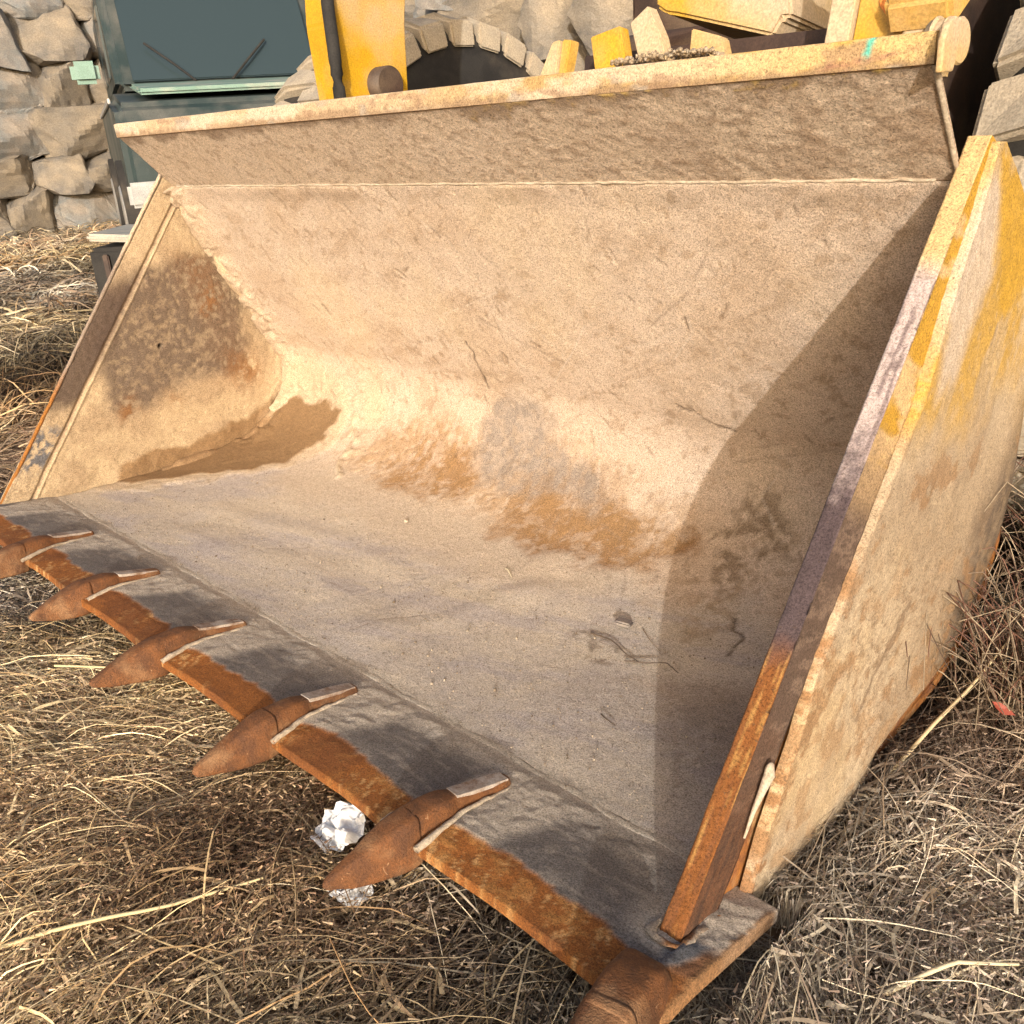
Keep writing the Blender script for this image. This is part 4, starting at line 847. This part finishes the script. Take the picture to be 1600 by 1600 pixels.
stalk('straw_piece', [prof_pt(-.875, .462, .004), prof_pt(-.86, .455, .008), prof_pt(-.838, .442, .004)], .0022, (.72, .62, .42), 'short cream straw lying alone on the bucket floor', 'straw')
stalk('twig', [prof_pt(-.375, .18, .004), prof_pt(-.36, .172, .007), prof_pt(-.338, .170, .004)], .002, (.09, .06, .04), 'short dark twig low on the bucket floor near the right side', 'twig')
stalk('twig', [prof_pt(-.56, .372, .003), prof_pt(-.51, .372, .006), prof_pt(-.46, .352, .006), prof_pt(-.43, .348, .004)], .0022, (.11, .075, .05), 'crooked brown twig beside the grey chip', 'twig')
stalk('twig', [prof_pt(-.45, .335, .004), prof_pt(-.41, .350, .008), prof_pt(-.385, .372, .006), prof_pt(-.355, .362, .004)], .002, (.12, .085, .06), 'thin bent twig right of the dark smudge on the bucket floor', 'twig')
stalk('twig', [prof_pt(-.49, .44, .004), prof_pt(-.45, .412, .006), prof_pt(-.42, .400, .003)], .0013, (.2, .14, .09), 'hair thin stem trailing from the grey chip', 'twig')
grain_V = []; grain_F = []; rn = np.random.default_rng(23)
# loose crumbs on floor
ico = bmesh.new(); bmesh.ops.create_icosphere(ico, subdivisions=1, radius=1); iv_ = np.array([v.co for v in ico.verts]); if_ = np.array([[v.index for v in f.verts] for f in ico.faces]); ico.free()
nc = 1500; xs = rn.uniform(XL + .03, XR - .02, nc); vs = rn.beta(1.3, 2.2, nc) * .8; gv = []; gf = []
for i in range(nc):
    p = prof_pt(xs[i], vs[i], .002); r_ = rn.uniform(.0008, .0026) * (1.6 if rn.random() < .06 else 1)
    gv.append(iv_ * r_ * rn.uniform(.6, 1.3, 3) + np.array(p)); gf.append(if_ + i * len(iv_))
crumb_t = np.repeat(np.array([(.45, .36, .26), (.2, .15, .1), (.55, .45, .33), (.33, .25, .17)])[rn.integers(0, 4, nc)] * .7, len(iv_), axis=0)
o = link('soil_crumbs', mesh_np('soil_crumbs', np.concatenate(gv), np.concatenate(gf), crumb_t), straw); tag(o, 'fine soil crumbs scattered over the bucket floor', 'crumbs', kind='stuff')

# crumbly clods caked along the left join, the crease corner and the top beam
def clods(name, P, rr, cols, seed, label=None):
    r_ = np.random.default_rng(seed); gv, gf, gt = [], [], []
    for i, (p, q) in enumerate(zip(P, rr)):
        v = iv_ * q * r_.uniform(.5, 1.3, 3); v = v * (1 + (r_.random((len(v), 1)) - .5) * .5); gv.append(v + p); gf.append(if_ + i * len(iv_)); gt.append(np.tile(np.array(cols[r_.integers(0, len(cols))]) * r_.uniform(.8, 1.1), (len(iv_), 1)))
    return link(name, mesh_np(name, np.concatenate(gv), np.concatenate(gf), np.concatenate(gt), True), M['side'], bucket)
rc = np.random.default_rng(91); CR = [(.50, .38, .25), (.44, .33, .21), (.54, .42, .28)]
Pc = np.c_[rc.uniform(-.49, -.32, 260), rc.uniform(.44, .476, 260), np.full(260, 1.0)] * S; Pc[:, 2] += rc.random(260) * .012 * (1 - np.abs(Pc[:, 0] / S + .40) * 8).clip(0)
o = clods('mud_clods', Pc, rc.uniform(.002, .006, 260), [(.42, .34, .25), (.36, .28, .19)], 94); o['kind'] = 'stuff'

# crumpled white paper under the fifth tooth
def paper(name, c0, r, label, seed, k=1.0):
    mt, t, b = new_mat(name + '_sheet'); tc = N(t, 'ShaderNodeTexCoord').outputs['Object']
    t.links.new(ramp(t, noise(t, tc, 60, 3, .6), [(.26, (.35, .33, .31)), (.34, (.62, .61, .60)), (.55, (.72, .71, .70))]), b.inputs['Base Color']); b.inputs['Roughness'].default_value = .8
    n = 72; m3 = 34; a, q_ = np.meshgrid(np.linspace(0, 2 * np.pi, n, endpoint=False), np.linspace(0.02, 1, m3), indexing='ij')
    R_ = q_ * r * (1 + .25 * (fbm(np.c_[np.cos(a).ravel(), np.sin(a).ravel()], 1.3, 2, seed).reshape(a.shape) - .5) * 2)
    x = R_ * np.cos(a) * k; y = R_ * np.sin(a); P = np.c_[x.ravel(), y.ravel()]; h = np.abs(fbm(P, 26, 2, seed + 2) - .5) * .085 + np.abs(fbm(P, 75, 2, seed + 3) - .5) * .030
    P = P * (1 + .22 * (np.abs(((a.ravel() * 5 / (2 * np.pi)) % 1) - .5) - .25) * q_.ravel())[:, None]; Vp = np.c_[P, h]
    F = np.array([((i) * m3 + j, ((i + 1) % n) * m3 + j, ((i + 1) % n) * m3 + j + 1, i * m3 + j + 1) for i in range(n) for j in range(m3 - 1)])
    o = link(name, mesh_np(name, Vp, F, None, False), mt); o.location = c0; return tag(o, label, 'paper')
o = paper('crumpled_paper', (-.622, -.032, .058), .050, 'crumpled white paper lying under the second tooth from the right', 905); o.rotation_euler = (.35, -.15, .2)
o = paper('paper_scrap', (-.50, -.10, .042), .028, 'small torn white scrap in the grass just in front of the same tooth', 917, 1.4); o.rotation_euler = (.15, .1, .5)

# long stalks that stand out in the photograph
def gpt(x, y, z): return Vector((x, y, float(terr(np.array([x]), np.array([y]))[0]) + z))
stalk('long_straw', [gpt(.03, .72, .05), gpt(.05, .86, .09), gpt(.07, 1.02, .12), gpt(.09, 1.14, .15)], .0045, (.60, .47, .28), 'long pale straw leaning against the right side of the bucket', 'straw')
stalk('long_straw', [gpt(-1.62, -.16, .09), gpt(-1.50, -.05, .10), gpt(-1.36, .05, .10), gpt(-1.26, .12, .09)], .003, (.62, .50, .27), 'long golden straw lying level in the grass at the left edge', 'straw')
stalk('long_straw', [gpt(-.85, -.62, .06), gpt(-.74, -.46, .08), gpt(-.66, -.33, .08), gpt(-.60, -.20, .07)], .004, (.60, .48, .26), 'thick golden stalk in the lower left corner', 'straw')
stalk('long_straw', [gpt(.24, .27, .06), gpt(.30, .36, .08), gpt(.36, .42, .07)], .004, (.62, .52, .34), 'stout pale stalk at the lower right edge', 'straw')
def fork(c0):
    root = empty('dry_stem_fork', c0); tag(root, 'pale forked stub of a dry weed beside the bucket at the right edge', 'weed')
    mt = worn('pith', (.62, .50, .28), (.5, .4, .22), (.66, .56, .36), .3, 60, .9, .2)
    for nm, P in (('stem', [(0, 0, -.10), (.004, 0, -.05), (0, 0, 0)]), ('branch', [(0, 0, 0), (.01, .03, .035), (.012, .05, .06)]), ('branch', [(0, 0, 0), (-.03, -.03, .005), (-.06, -.07, -.004)]), ('branch', [(0, 0, 0), (.02, .02, -.01), (.05, .05, -.01)])):
        P = catmull(np.array(P), 5); V, F = tube_np(P, np.linspace(.007, .003, len(P)), 7, .003, 2); link(nm, mesh_np(nm, V, F), mt, root)
fork(gpt(.13, 1.50, .22))
# dead weeds behind the heel of the bucket
def weed(c0, seed, label, n=46, h=.34):
    n *= 4
    r = np.random.default_rng(seed); Vs, Fs, Ts, o_ = [], [], [], 0
    for i in range(n):
        a = r.uniform(0, 2 * np.pi); sp = r.uniform(.03, .24); hh = h * r.uniform(.35, 1.0); b0 = r.normal(0, .05, 2)
        P = catmull(np.array([(b0[0], b0[1], -.05), (b0[0] + math.cos(a) * sp * .3, b0[1] + math.sin(a) * sp * .3, hh * .55), (b0[0] + math.cos(a) * sp, b0[1] + math.sin(a) * sp, hh),
                              (b0[0] + math.cos(a + .5) * sp * 1.5, b0[1] + math.sin(a + .5) * sp * 1.5, hh * r.uniform(.6, 1.05))]), 4)
        V, F = tube_np(P, np.linspace(.0018, .0009, len(P)), 4, .003, i); col = np.array([(.10, .065, .045), (.20, .145, .10), (.16, .08, .055), (.32, .25, .17)][r.integers(0, 4)])
        Vs.append(V); Fs.append(F + o_); Ts.append(np.tile(col, (len(V), 1))); o_ += len(V)
    ob = link('dry_weed', mesh_np('dry_weed', np.concatenate(Vs), np.concatenate(Fs), np.concatenate(Ts)), straw); ob.location = c0; ob['label'] = label; ob['category'] = 'weed'
    ob['group'] = 'dead weeds behind the heel of the bucket'; return ob
weed(gpt(.12, 1.15, 0), 41, 'wiry dead weed pressed against the lower rear of the bucket side')
weed(gpt(.17, 1.42, 0), 42, 'taller wiry dead weed behind the bucket at the right edge', 60, .46)
weed(gpt(.28, 1.22, 0), 43, 'tangled dead weed nearest the right edge of the picture', 46, .30)
weed(gpt(.05, 1.70, 0), 44, 'dark dead weed farthest back beside the loader tyre', 60, .55)
# red leaf
mt, t, b = new_mat('red_leaf_skin'); b.inputs['Base Color'].default_value = (.24, .05, .03, 1); b.inputs['Roughness'].default_value = .6
bm = bmesh.new(); vs_ = [bm.verts.new(p) for p in ((-.022, 0, .004), (-.008, .009, .0), (.010, .007, .004), (.024, 0, .010), (.008, -.009, .0), (-.010, -.007, .004), (0, 0, -.003))]
for i in range(6): bm.faces.new((vs_[i], vs_[(i + 1) % 6], vs_[6]))
o = link('dead_leaf', bm_mesh('dead_leaf', bm), mt); o.location = gpt(.14, .98, .11); o.rotation_euler = (.7, .5, .3); tag(o, 'small red dead leaf among the dark weeds right of the bucket', 'leaf')
